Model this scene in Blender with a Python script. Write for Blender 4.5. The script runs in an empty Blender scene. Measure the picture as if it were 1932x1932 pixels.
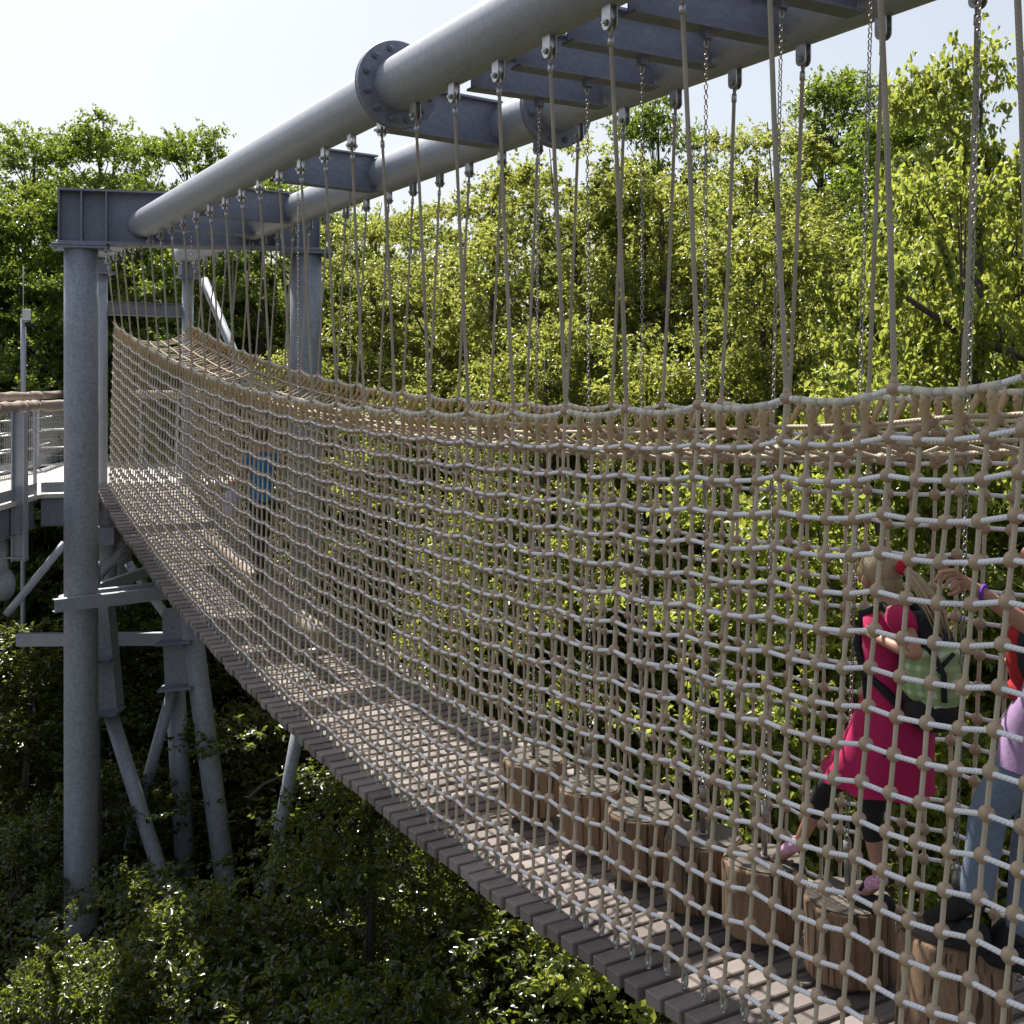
import bpy, math, random
import numpy as np
from mathutils import Vector, Matrix
random.seed(7); RNG = np.random.default_rng(11)
S = bpy.context.scene
COL = S.collection
PI = math.pi
# ------------------------------------------------------------------ camera, sky, sun, exposure
FPX = 2150.0; YAW = math.radians(29.93); HZ = 719.0      # focal length and horizon in units of a 1932 px frame
cd = bpy.data.cameras.new('camera'); cam = bpy.data.objects.new('camera', cd); COL.objects.link(cam)
cam.location = (0, 0, 0); cam.rotation_euler = (PI/2, 0, -YAW)
cd.sensor_width = 36; cd.lens = 36*FPX/1932; cd.shift_y = -(966-HZ)/1932
cd.clip_start = .1; cd.clip_end = 2000
S.camera = cam
SUN_EL = math.radians(55); SUN_AZ = math.radians(2.6)      # azimuth from +Y towards +X
W = bpy.data.worlds.new('World'); S.world = W; W.use_nodes = True
nt = W.node_tree; nt.nodes.clear()
sky = nt.nodes.new('ShaderNodeTexSky'); sky.sky_type = 'NISHITA'; sky.sun_disc = False
sky.sun_elevation = SUN_EL; sky.sun_rotation = SUN_AZ; sky.dust_density = 3.0; sky.air_density = 1.0; sky.ozone_density = 1.2
bg = nt.nodes.new('ShaderNodeBackground'); bg.inputs[1].default_value = .15
wo = nt.nodes.new('ShaderNodeOutputWorld')
hs = nt.nodes.new('ShaderNodeHueSaturation'); hs.inputs['Saturation'].default_value = .8; hs.inputs['Value'].default_value = 1.18
gm = nt.nodes.new('ShaderNodeGamma'); gm.inputs[1].default_value = .6
nt.links.new(sky.outputs[0], hs.inputs['Color']); nt.links.new(hs.outputs[0], gm.inputs[0]); nt.links.new(gm.outputs[0], bg.inputs[0]); nt.links.new(bg.outputs[0], wo.inputs[0])
sl = bpy.data.lights.new('sun', 'SUN'); sl.energy = 4.6; sl.angle = math.radians(.53); sl.color = (1, .95, .86)
so = bpy.data.objects.new('sun', sl); COL.objects.link(so)
sd = Vector((math.sin(SUN_AZ)*math.cos(SUN_EL), math.cos(SUN_AZ)*math.cos(SUN_EL), math.sin(SUN_EL)))
so.rotation_euler = sd.to_track_quat('Z', 'Y').to_euler(); so.location = (0, 0, 30)
S.view_settings.view_transform = 'Standard'; S.view_settings.look = 'None'
S.view_settings.exposure = 0.92; S.view_settings.gamma = 1
S.render.engine = 'CYCLES'
S.render.resolution_x = 1024; S.render.resolution_y = 1024
S.cycles.max_bounces = 6; S.cycles.transparent_max_bounces = 4; S.cycles.diffuse_bounces = 3
S.cycles.glossy_bounces = 2; S.cycles.transmission_bounces = 3; S.cycles.sample_clamp_indirect = 6

CS, SN = math.cos(YAW), math.sin(YAW)
def at(x, y, F):                    # a point seen at (x, y) of the 1932 px frame, F metres deep
    R = (x-966)/FPX*F
    return Vector((R*CS+F*SN, -R*SN+F*CS, (HZ-y)/FPX*F))
def atX(x, y, X):                   # the same on the vertical plane X
    t = (x-966)/FPX
    return at(x, y, X/(t*CS+SN))

# ------------------------------------------------------------------ helpers
def tag(o, label=None, cat=None, group=None, kind=None):
    if label: o['label'] = label
    if cat: o['category'] = cat
    if group: o['group'] = group
    if kind: o['kind'] = kind
    return o
def empty(name, loc, label, cat, group=None):
    o = bpy.data.objects.new(name, None); COL.objects.link(o); o.location = loc
    o.empty_display_size = .2
    bpy.context.view_layer.update()
    return tag(o, label, cat, group)
class MB:
    def __init__(s): s.v = []; s.f = []; s.uv = []; s.n = 0; s.sm = []
    def add(s, v, f, uv=None, smooth=False):
        s.v.extend([tuple(p) for p in v])
        for i, q in enumerate(f):
            s.f.append([a+s.n for a in q])
            s.uv.extend(uv[i] if uv is not None else [(0, 0)]*len(q)); s.sm.append(smooth)
        s.n += len(v); return s
    def box(s, c, d, M=None, bev=0):
        x, y, z = d[0]/2, d[1]/2, d[2]/2
        if bev <= 0:
            v = [(-x,-y,-z),(x,-y,-z),(x,y,-z),(-x,y,-z),(-x,-y,z),(x,-y,z),(x,y,z),(-x,y,z)]
            f = [(0,3,2,1),(4,5,6,7),(0,1,5,4),(1,2,6,5),(2,3,7,6),(3,0,4,7)]
        else:
            v = []; b = bev
            for (sx, sy, sz) in ((-1,-1,-1),(1,-1,-1),(1,1,-1),(-1,1,-1),(-1,-1,1),(1,-1,1),(1,1,1),(-1,1,1)):
                v += [(sx*(x-b), sy*(y-b), sz*z), (sx*(x-b), sy*y, sz*(z-b)), (sx*x, sy*(y-b), sz*(z-b))]
            Z, Y, X = 0, 1, 2
            k = lambda i, a: i*3+a
            f = [(k(0,Z),k(3,Z),k(2,Z),k(1,Z)),(k(4,Z),k(5,Z),k(6,Z),k(7,Z)),
                 (k(0,Y),k(1,Y),k(5,Y),k(4,Y)),(k(2,Y),k(3,Y),k(7,Y),k(6,Y)),
                 (k(1,X),k(2,X),k(6,X),k(5,X)),(k(3,X),k(0,X),k(4,X),k(7,X)),
                 (k(0,Z),k(1,Z),k(1,Y),k(0,Y)),(k(1,Z),k(2,Z),k(2,X),k(1,X)),(k(2,Z),k(3,Z),k(3,Y),k(2,Y)),(k(3,Z),k(0,Z),k(0,X),k(3,X)),
                 (k(5,Z),k(4,Z),k(4,Y),k(5,Y)),(k(6,Z),k(5,Z),k(5,X),k(6,X)),(k(7,Z),k(6,Z),k(6,Y),k(7,Y)),(k(4,Z),k(7,Z),k(7,X),k(4,X)),
                 (k(0,Y),k(4,Y),k(4,X),k(0,X)),(k(1,X),k(5,X),k(5,Y),k(1,Y)),(k(2,Y),k(6,Y),k(6,X),k(2,X)),(k(3,X),k(7,X),k(7,Y),k(3,Y))]
            f += [(k(i,Z),k(i,Y),k(i,X)) for i in range(8)]
        M = M or Matrix(); c = Vector(c)
        return s.add([M @ Vector(p) + c for p in v], f)
    def beam(s, a, b, w, h, up=(0, 0, 1), bev=0):     # box from a to b, w across, h along up
        a, b = Vector(a), Vector(b); d = b-a; L = d.length; d.normalize(); u = Vector(up)
        sx = d.cross(u).normalized(); u = sx.cross(d)
        M = Matrix((sx, d, u)).transposed()
        return s.box((a+b)/2, (w, L, h), M, bev)
    def tube(s, pts, r, n=8, cap=True, closed=False):
        P = [Vector(p) for p in pts]; m = len(P)
        R = r if hasattr(r, '__len__') else [r]*m
        T = []
        for i in range(m):
            a = P[(i-1) % m] if (i > 0 or closed) else P[i]; b = P[(i+1) % m] if (i < m-1 or closed) else P[i]
            T.append((b-a).normalized())
        ref = Vector((0, 0, 1)) if abs(T[0].z) < .9 else Vector((1, 0, 0))
        N = (ref - T[0]*ref.dot(T[0])).normalized(); v = []; ls = [0]
        for i in range(m):
            N = (N - T[i]*N.dot(T[i])).normalized(); B = T[i].cross(N)
            for k in range(n):
                a = 2*PI*k/n; v.append(P[i] + N*(R[i]*math.cos(a)) + B*(R[i]*math.sin(a)))
            if i: ls.append(ls[-1]+(P[i]-P[i-1]).length)
        f = []; uv = []
        for i in range(m if closed else m-1):
            j = (i+1) % m; l1 = ls[i]; l2 = ls[j] if j else l1+.01
            for k in range(n):
                k2 = (k+1) % n
                f.append((i*n+k, i*n+k2, j*n+k2, j*n+k)); uv.append([(k/n, l1), ((k+1)/n, l1), ((k+1)/n, l2), (k/n, l2)])
        s.add(v, f, uv, True)
        if cap and not closed:
            b = s.n-len(v)
            s.f.append([b+k for k in range(n)][::-1]); s.uv.extend([(0, 0)]*n); s.sm.append(False)
            s.f.append([b+(m-1)*n+k for k in range(n)]); s.uv.extend([(0, 0)]*n); s.sm.append(False)
        return s
    def sph(s, c, r, n=10, m=6, sc=(1, 1, 1), M=None):
        c = Vector(c); v = [(0, 0, 1)]
        for i in range(1, m):
            t = PI*i/m
            for k in range(n): v.append((math.sin(t)*math.cos(2*PI*k/n), math.sin(t)*math.sin(2*PI*k/n), math.cos(t)))
        v.append((0, 0, -1)); f = []
        for k in range(n):
            k2 = (k+1) % n; f.append((0, 1+k, 1+k2))
            for i in range(m-2): f.append((1+i*n+k, 1+(i+1)*n+k, 1+(i+1)*n+k2, 1+i*n+k2))
            f.append((1+(m-2)*n+k, len(v)-1, 1+(m-2)*n+k2))
        M = M or Matrix()
        return s.add([M @ Vector((p[0]*r*sc[0], p[1]*r*sc[1], p[2]*r*sc[2])) + c for p in v], f, None, True)
    def mesh(s, name, mat):
        me = bpy.data.meshes.new(name); me.from_pydata(s.v, [], s.f)
        uv = me.uv_layers.new(name='UVMap'); uv.data.foreach_set('uv', np.array(s.uv, 'f').ravel())
        me.polygons.foreach_set('use_smooth', s.sm); me.materials.append(mat); me.update(); return me
    def build(s, name, mat, parent=None, **kw):
        return put(s.mesh(name, mat), name, parent, **kw)
def put(me, name, parent=None, loc=None, **kw):       # mesh coordinates are world coordinates unless loc is given
    o = bpy.data.objects.new(name, me); COL.objects.link(o)
    if loc is not None: o.location = loc
    if parent is not None:
        o.parent = parent; o.matrix_parent_inverse = parent.matrix_world.inverted()
    for k, v in kw.items(): o[k] = v
    return o
def thing(mb, name, mat, label, cat, group=None, kind=None):
    c = np.array(mb.v); b = Vector((float(c[:, 0].mean()), float(c[:, 1].mean()), float(c[:, 2].min())))
    me = mb.mesh(name, mat); me.transform(Matrix.Translation(-b))
    o = bpy.data.objects.new(name, me); COL.objects.link(o); o.location = b
    return tag(o, label, cat, group, kind)

# ------------------------------------------------------------------ materials
def mat(name, col, rough=.6, metal=0, noise=None, bump=None, spec=.5, col2=None, scale=8, stretch=(1, 1, 1), detail=5, rvar=0):
    m = bpy.data.materials.new(name); m.use_nodes = True; t = m.node_tree; b = t.nodes['Principled BSDF']
    b.inputs['Roughness'].default_value = rough; b.inputs['Metallic'].default_value = metal
    b.inputs['Specular IOR Level'].default_value = spec
    b.inputs['Base Color'].default_value = (*col, 1)
    if col2 or bump:
        tc = t.nodes.new('ShaderNodeTexCoord'); mp = t.nodes.new('ShaderNodeMapping'); mp.inputs['Scale'].default_value = stretch
        t.links.new(tc.outputs['Object'], mp.inputs[0])
        nz = t.nodes.new('ShaderNodeTexNoise'); nz.inputs['Scale'].default_value = scale; nz.inputs['Detail'].default_value = detail
        nz.inputs['Roughness'].default_value = .95
        t.links.new(mp.outputs[0], nz.inputs['Vector'])
        if col2:
            r = t.nodes.new('ShaderNodeValToRGB'); r.color_ramp.elements[0].position = .35; r.color_ramp.elements[1].position = .68
            r.color_ramp.elements[0].color = (*col, 1); r.color_ramp.elements[1].color = (*col2, 1)
            t.links.new(nz.outputs[0], r.inputs[0]); t.links.new(r.outputs[0], b.inputs['Base Color'])
        if rvar:
            mr = t.nodes.new('ShaderNodeMapRange'); mr.inputs[3].default_value = rough-rvar; mr.inputs[4].default_value = rough+rvar
            t.links.new(nz.outputs[0], mr.inputs[0]); t.links.new(mr.outputs[0], b.inputs['Roughness'])
        if bump:
            bp = t.nodes.new('ShaderNodeBump'); bp.inputs['Strength'].default_value = bump; bp.inputs['Distance'].default_value = .01
            t.links.new(nz.outputs[0], bp.inputs['Height']); t.links.new(bp.outputs[0], b.inputs['Normal'])
    return m
M = {}
M['steel'] = mat('galvanised_steel', (.315, .335, .385), .48, .2, col2=(.38, .40, .45), scale=3.0, stretch=(1, 1, 1), bump=.06, detail=9, rvar=.12)
M['steel_col'] = mat('weathered_galvanised_column', (.21, .225, .265), .55, .25, col2=(.34, .355, .40), scale=5, stretch=(4, 4, .9), bump=.1, detail=10, rvar=.1)
M['steel_dark'] = mat('dark_steel_beam', (.17, .18, .23), .55, .2, col2=(.24, .25, .31), scale=4, detail=8, rvar=.1)  # darker, bluer tone than the other galvanised steel
M['zinc'] = mat('bright_zinc', (.42, .42, .43), .33, .8, col2=(.6, .6, .6), scale=30)
M['chain'] = mat('chain_steel', (.33, .32, .31), .42, .7, col2=(.30, .27, .24), scale=40)
M['plastic_t'] = mat('sleeve_plastic', (.44, .31, .15), .5, 0, col2=(.42, .34, .22), scale=14)
M['ball'] = mat('ball_plastic', (.37, .26, .165), .36, 0, col2=(.44, .33, .225), scale=9)
M['sleeve_low'] = mat('crimp_sleeve', (.36, .34, .28), .5, 0)
M['plank'] = mat('weathered_plank', (.155, .13, .125), .7, 0, col2=(.285, .24, .22), scale=9, stretch=(.8, 14, 14), bump=.35, detail=8)
M['deckwood'] = mat('pale_boardwalk', (.55, .52, .48), .8, 0, col2=(.68, .65, .60), scale=5, stretch=(6, .8, 6), bump=.2)  # timber paler than the bridge planks
M['log'] = mat('log_sidewood', (.13, .08, .048), .85, 0, col2=(.36, .235, .14), scale=7, stretch=(6, 6, .6), bump=.6, detail=9)
M['logrim'] = mat('handrail_wood', (.20, .15, .12), .75, 0, col2=(.36, .30, .25), scale=6, stretch=(2, 2, 2), bump=.3)
M['bark'] = mat('bark', (.045, .035, .028), .9, 0, col2=(.13, .105, .085), scale=5, stretch=(3, 3, .6), bump=.8, detail=9)
M['black'] = mat('black_cloth', (.012, .012, .015), .8)
M['skin'] = mat('skin', (.40, .20, .13), .55, 0, col2=(.46, .25, .17), scale=6)
M['soil'] = mat('forest_soil', (.02, .022, .012), .95, 0, col2=(.05, .045, .025), scale=1.5, bump=.6, detail=10)
def rope_mat(name, c1, c2):
    m = bpy.data.materials.new(name); m.use_nodes = True; t = m.node_tree; b = t.nodes['Principled BSDF']
    b.inputs['Roughness'].default_value = .78; b.inputs['Specular IOR Level'].default_value = .3
    uv = t.nodes.new('ShaderNodeUVMap'); sp = t.nodes.new('ShaderNodeSeparateXYZ'); t.links.new(uv.outputs[0], sp.inputs[0])
    a = t.nodes.new('ShaderNodeMath'); a.operation = 'MULTIPLY'; a.inputs[1].default_value = 3.0; t.links.new(sp.outputs[0], a.inputs[0])
    c = t.nodes.new('ShaderNodeMath'); c.operation = 'MULTIPLY'; c.inputs[1].default_value = 55.0; t.links.new(sp.outputs[1], c.inputs[0])
    d = t.nodes.new('ShaderNodeMath'); d.operation = 'ADD'; t.links.new(a.outputs[0], d.inputs[0]); t.links.new(c.outputs[0], d.inputs[1])
    e = t.nodes.new('ShaderNodeMath'); e.operation = 'PINGPONG'; e.inputs[1].default_value = .5; t.links.new(d.outputs[0], e.inputs[0])
    bp = t.nodes.new('ShaderNodeBump'); bp.inputs['Strength'].default_value = .7; bp.inputs['Distance'].default_value = .006
    t.links.new(e.outputs[0], bp.inputs['Height']); t.links.new(bp.outputs[0], b.inputs['Normal'])
    tc = t.nodes.new('ShaderNodeTexCoord'); nz = t.nodes.new('ShaderNodeTexNoise'); nz.inputs['Scale'].default_value = 3.5; nz.inputs['Detail'].default_value = 6
    t.links.new(tc.outputs['Object'], nz.inputs['Vector'])
    r = t.nodes.new('ShaderNodeValToRGB'); r.color_ramp.elements[0].position = .35; r.color_ramp.elements[1].position = .65
    r.color_ramp.elements[0].color = (*c1, 1); r.color_ramp.elements[1].color = (*c2, 1)
    t.links.new(nz.outputs[0], r.inputs[0]); t.links.new(r.outputs[0], b.inputs['Base Color'])
    return m
M['rope'] = rope_mat('net_rope', (.47, .40, .29), (.56, .48, .37))
M['rope_l'] = rope_mat('bleached_and_sunlit_rope', (.70, .70, .74), (.80, .80, .83))  # bleached cross ropes; on the top rope this paleness is painted sunlight
M['rope_h'] = rope_mat('hanger_rope_fibre', (.33, .29, .23), (.42, .38, .31))
def spangle(m, amt=.22, scale=34):        # zinc crystals and faint streaks over the galvanised coat
    t = m.node_tree; b = t.nodes['Principled BSDF']; src = b.inputs['Base Color'].links[0].from_socket
    tc = t.nodes.new('ShaderNodeTexCoord'); vo = t.nodes.new('ShaderNodeTexVoronoi'); vo.inputs['Scale'].default_value = scale
    t.links.new(tc.outputs['Object'], vo.inputs['Vector'])
    n2 = t.nodes.new('ShaderNodeTexNoise'); n2.inputs['Scale'].default_value = 11; n2.inputs['Detail'].default_value = 12; n2.inputs['Roughness'].default_value = .8
    t.links.new(tc.outputs['Object'], n2.inputs['Vector'])
    bw_ = t.nodes.new('ShaderNodeSeparateColor'); t.links.new(vo.outputs['Color'], bw_.inputs[0])
    a = t.nodes.new('ShaderNodeMath'); a.operation = 'ADD'; t.links.new(bw_.outputs[0], a.inputs[0]); t.links.new(n2.outputs[0], a.inputs[1])
    mr = t.nodes.new('ShaderNodeMapRange'); mr.inputs[1].default_value = .3; mr.inputs[2].default_value = 1.4; mr.inputs[3].default_value = 1-amt; mr.inputs[4].default_value = 1+amt
    t.links.new(a.outputs[0], mr.inputs[0])
    vm = t.nodes.new('ShaderNodeVectorMath'); vm.operation = 'SCALE'; t.links.new(src, vm.inputs[0]); t.links.new(mr.outputs[0], vm.inputs['Scale'])
    t.links.new(vm.outputs[0], b.inputs['Base Color'])
spangle(M['steel'], .10, 40); spangle(M['steel_col'], .17, 34); spangle(M['steel_dark'], .12, 36)
def vary(m, lo, hi):                       # each object its own tone
    t = m.node_tree; b = t.nodes['Principled BSDF']; src = b.inputs['Base Color'].links[0].from_socket
    oi = t.nodes.new('ShaderNodeObjectInfo'); mr = t.nodes.new('ShaderNodeMapRange'); mr.inputs[3].default_value = lo; mr.inputs[4].default_value = hi
    t.links.new(oi.outputs['Random'], mr.inputs[0]); vm = t.nodes.new('ShaderNodeVectorMath'); vm.operation = 'SCALE'
    t.links.new(src, vm.inputs[0]); t.links.new(mr.outputs[0], vm.inputs['Scale']); t.links.new(vm.outputs[0], b.inputs['Base Color'])
vary(M['plank'], .68, 1.25); vary(M['log'], .7, 1.3)
def cracks(m, stretch, scale, dark=.25, lo=.38, hi=.43):
    t = m.node_tree; b = t.nodes['Principled BSDF']; src = b.inputs['Base Color'].links[0].from_socket
    tc = t.nodes.new('ShaderNodeTexCoord'); mp = t.nodes.new('ShaderNodeMapping'); mp.inputs['Scale'].default_value = stretch; t.links.new(tc.outputs['Object'], mp.inputs[0])
    nz = t.nodes.new('ShaderNodeTexNoise'); nz.inputs['Scale'].default_value = scale; nz.inputs['Detail'].default_value = 3; t.links.new(mp.outputs[0], nz.inputs['Vector'])
    mr = t.nodes.new('ShaderNodeMapRange'); mr.inputs[1].default_value = lo; mr.inputs[2].default_value = hi; mr.inputs[3].default_value = dark; mr.inputs[4].default_value = 1; t.links.new(nz.outputs[0], mr.inputs[0])
    vm = t.nodes.new('ShaderNodeVectorMath'); vm.operation = 'SCALE'; t.links.new(src, vm.inputs[0]); t.links.new(mr.outputs[0], vm.inputs['Scale']); t.links.new(vm.outputs[0], b.inputs['Base Color'])
cracks(M['log'], (9, 9, .5), 3.2); cracks(M['plank'], (1.2, 30, 30), 4, .68, .36, .42)
def leaf_mat(name, dark, light, trans, tr=.45, rough=.38, spec=.5):
    m = bpy.data.materials.new(name); m.use_nodes = True; t = m.node_tree; b = t.nodes['Principled BSDF']; out = t.nodes['Material Output']
    at_ = t.nodes.new('ShaderNodeAttribute'); at_.attribute_name = 'tint'
    mx = t.nodes.new('ShaderNodeMix'); mx.data_type = 'RGBA'; mx.inputs[6].default_value = (*dark, 1); mx.inputs[7].default_value = (*light, 1)
    t.links.new(at_.outputs['Fac'], mx.inputs[0]); t.links.new(mx.outputs[2], b.inputs['Base Color'])
    b.inputs['Roughness'].default_value = rough; b.inputs['Specular IOR Level'].default_value = spec
    tl = t.nodes.new('ShaderNodeBsdfTranslucent')
    m2 = t.nodes.new('ShaderNodeMix'); m2.data_type = 'RGBA'; m2.inputs[6].default_value = tuple(x*.7 for x in trans)+(1,); m2.inputs[7].default_value = (*trans, 1)
    t.links.new(at_.outputs['Fac'], m2.inputs[0]); t.links.new(m2.outputs[2], tl.inputs[0])
    ms = t.nodes.new('ShaderNodeMixShader'); ms.inputs[0].default_value = tr
    t.links.new(b.outputs[0], ms.inputs[1]); t.links.new(tl.outputs[0], ms.inputs[2]); t.links.new(ms.outputs[0], out.inputs[0])
    return m
M['leaf_lime'] = leaf_mat('lime_leaf', (.07, .10, .025), (.165, .185, .045), (.50, .54, .10), .54, .3, .7)
M['leaf_big'] = leaf_mat('broad_lime_leaf', (.08, .125, .028), (.17, .195, .045), (.52, .58, .10), .56, .34, .5)
M['leaf_dark'] = leaf_mat('dark_leaf', (.045, .085, .018), (.095, .14, .025), (.34, .44, .05), .5, .3, .7)
M['leaf_low'] = leaf_mat('shade_toned_leaf', (.015, .028, .008), (.038, .058, .012), (.34, .40, .05), .42, .27, .9)  # leaf colour darkened to stand in for woodland shade

# ------------------------------------------------------------------ ground
def grid(nx, ny, x0, x1, y0, y1, fn):
    v = []; f = []
    for j in range(ny+1):
        for i in range(nx+1):
            x = x0+(x1-x0)*i/nx; y = y0+(y1-y0)*j/ny; v.append((x, y, fn(x, y)))
    for j in range(ny):
        for i in range(nx): a = j*(nx+1)+i; f.append((a, a+1, a+nx+2, a+nx+1))
    return v, f
def gz(x, y):
    return -13.5 + .9*math.sin(x*.09+1)+.8*math.sin(y*.07+.4) + .05*max(0, math.hypot(x-8, y-10)-25)*min(1, 1)
g = MB(); g.add(*grid(90, 90, -500, 500, -400, 700, lambda x, y: gz(x, y) if math.hypot(x, y) < 90 else -10.5+2*math.sin(x*.02)*math.cos(y*.02)), None, True)
o = g.build('ground', M['soil']); tag(o, kind='structure')

# ------------------------------------------------------------------ bridge geometry
XN, XF, XC = 3.437, 4.816, 4.126
TZ, TR = 2.168, .195
TOPN, TOPF = 3.545, 4.707
Y0 = 4.34
def ztop(y): return -.21+.0091*(y-7.6)**2
def zdeck(y): return -3.075+.0105*(y-7.5)**2+.02*max(0, 6.5-y)
NR = 17
KMIN, KMAX = -5, 24                       # hanger index range; four net columns per hanger
YEND = Y0+.6*KMAX+.3

# ---- steel frame
def ring_bolts(mb, X, Y, dirn, r=.262, n=12):
    for k in range(n):
        a = 2*PI*(k+.5)/n; c = Vector((X+r*math.cos(a), Y, TZ+r*math.sin(a)))
        mb.tube([c, c+Vector((0, dirn*.028, 0))], .026, 6); mb.tube([c, c+Vector((0, dirn*.05, 0))], .013, 8)
fr = empty('overhead_steel_frame', (2.7, 16.4, -12), 'galvanised steel frame of two long round tubes, columns and cross beams above the net', 'steel frame')
for X, lab in ((XN, 'nearer round tube'), (XF, 'farther round tube')):
    tb = MB(); ys = np.linspace(-4, 19.5, 48); tb.tube([(X, y, TZ) for y in ys], TR, 40)
    t_ = tb.build('support_tube', M['steel'], fr, label=lab)
    YF = 7.66
    fl = MB(); fl.tube([(X, YF-.035, TZ), (X, YF-.030, TZ), (X, YF-.002, TZ)], [.315, .32, .32], 48); fl.tube([(X, YF+.002, TZ), (X, YF+.03, TZ), (X, YF+.035, TZ)], [.32, .32, .315], 48)
    ring_bolts(fl, X, YF-.035, -1); ring_bolts(fl, X, YF+.035, 1)
    f_ = fl.build('flange', M['steel_dark'], t_)
def ibeam(mb, a, b, h, w, tf=.012, tw=.01):
    a, b = Vector(a), Vector(b); u = Vector((0, 0, 1))
    mb.beam(a+u*(tf/2), b+u*(tf/2), w, tf); mb.beam(a+u*(h-tf/2), b+u*(h-tf/2), w, tf)
    mb.beam(a+u*(h/2), b+u*(h/2), tw, h-2*tf)
DENSE = [3.147+.6*k+.04 for k in range(-4, 7)]
for y in DENSE:
    m = MB(); ibeam(m, (XN+TR*.78, y, 1.965), (XF-TR*.78, y, 1.965), .25, .13, .016)
    m.box((XC, y, 1.94), (.05, .05, .05)); m.tube([(XC-.03, y, 1.91), (XC+.03, y, 1.91)], .008, 8)
    m.build('cross_beam', M['steel_dark'], fr)
for y, prs in ((8.36, 0), (10.99, 1), (13.7, 0), (15.2, 1)):
    m = MB(); ibeam(m, (XN+TR*.6, y-.1, 1.97), (XF-TR*.6, y+.05, 1.97), .38, .16, .018, .014)
    m.build('cross_beam', M['steel_dark'], fr)
# portal (skewed in plan)
A = at(113, 0, 15.55); A.z = 0; B = at(603, 0, 16.35); B.z = 0
ud = (B-A).normalized(); un = Vector((-ud.y, ud.x, 0))
m = MB(); ibeam(m, A+Vector((0, 0, 1.87)), B+Vector((0, 0, 1.87)), .74, .42, .03, .02)
pb = m.build('portal_beam', M['steel_dark'], fr)
for d in (.012, .30, .62, (B-A).length-.62, (B-A).length-.30, (B-A).length-.012):
    q = A+ud*d+Vector((0, 0, 1.87+.37)); mm = MB(); mm.beam(q-un*.2+Vector((0, 0, 0)), q-un*.012, .018, .676); mm.beam(q+un*.012, q+un*.2, .018, .676)
    mm.build('stiffener', M['steel_dark'], pb)
CL = at(153, 0, 15.6); CR = at(577, 0, 16.25)
for c, lab in ((CL, 'left column'), (CR, 'right column')):
    m = MB(); m.tube([(c.x, c.y, z) for z in ((1.80, .5, -1, -3, -6, -9, gz(c.x, c.y)-.2) if c is CL else (1.80, .5, -1, -2.5, -4.0))], .222, 36)
    cc = m.build('column', M['steel_col'], fr, label=lab)
    mm = MB(); Mz = Matrix.Rotation(math.atan2(ud.y, ud.x), 3, 'Z').to_4x4()
    mm.box((c.x, c.y, 1.815), (.74, .50, .03), Mz, .004); mm.box((c.x, c.y, 1.852), (.70, .46, .03), Mz, .004)
    for sx in (-1, 1):
        for sy in (-1, 1):
            q = Mz @ Vector((sx*.3, sy*.19, 0)); mm.tube([(c.x+q.x, c.y+q.y, 1.78), (c.x+q.x, c.y+q.y, 1.895)], .018, 8)
    mm.build('cap_plate', M['steel_dark'], cc)
# end posts with head beam at the platform
YP = 19.25
for X in (XN, XF):
    m = MB(); m.tube([(X, YP, z) for z in (1.72, 0, -2, -2.6)], .093, 24); pp = m.build('end_post', M['steel'], fr)
    m = MB(); m.box((X, YP, 1.74), (.36, .36, .035), None, .004); m.box((X, YP, 1.85), (.26, .28, .19)); m.build('cap_plate', M['steel_dark'], pp)
m = MB(); ibeam(m, (XN+.09, YP, 1.07), (XF-.09, YP, 1.07), .22, .14); m.build('end_beam', M['steel_dark'], fr)
m = MB(); a = at(384, 527, 19.3); b = at(437, 655, 19.0); m.tube([a, a+(b-a)*3.4], .075, 18); m.build('brace', M['steel'], fr)
m = MB(); a = at(196, 500, 19.2); m.tube([(XN-.02, YP-.1, 1.6), (XN-.35, YP+1.3, -1.9)], .06, 14); m.build('brace', M['steel'], fr)

# ---- net
def zrow(y, r, side):
    top = ztop(y)-.19+(0 if side < 0 else .035); bot = zdeck(y)+.125
    return top+(bot-top)*r/(NR-1)
def drift(y): return .019*max(0, 7.2-y)        # lower rows pulled towards mid span
def colpt(j, r, side):                          # column j, row r (r may be fractional)
    y = Y0+.15*j; k = j % 4
    f = r/(NR-1)
    sag = -.024*(0, .8, 1, .75)[k]
    z = zrow(y, r, side)+sag
    dep = ztop(y)-z
    x = (TOPN - .03*dep) if side < 0 else (TOPF+.03*dep)
    rs = random.Random(j*131+int(r)*7+side*3+5)
    ed = min(1, max(0, (YP-.15-y)/.5))
    return Vector((x+rs.uniform(-.003, .003)*ed, y+drift(y)*dep+rs.uniform(-.003, .003)*ed, z+rs.uniform(-.003, .003)))
def toppt(j, side):
    y = Y0+.15*j; k = j % 4
    return Vector((TOPN if side < 0 else TOPF, y, ztop(y)+(0, -.028, -.036, -.025)[k]+(0 if side < 0 else .035)))
JS = range(KMIN*4, KMAX*4+1)
net = empty('rope_net_tunnel', (XC, 9, ztop(9)-3), 'long beige climbing net tunnel of knotted ropes and tan balls hanging under the steel tubes', 'net')
ballM = MB(); ballM.sph((0, 0, 0), .0300, 16, 10); ballN = ballM.mesh('knot_ball', M['ball'])
tsl = MB(); tsl.tube([(0, 0, 0), (0, 0, -.03), (0, 0, -.06), (0, 0, -.07), (0, 0, -.15), (0, 0, -.165)], [.019, .02, .021, .0165, .014, .012], 12)
tsl.tube([(-.024, 0, -.035), (.024, 0, -.035)], .011, 10)
tslN = tsl.mesh('rope_sleeve', M['plastic_t'])
M['collar'] = mat('sunlit_collar', (.50, .46, .38), .5, 0, col2=(.58, .54, .46), scale=12)  # sunlight on the collars put into their pale colour
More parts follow.
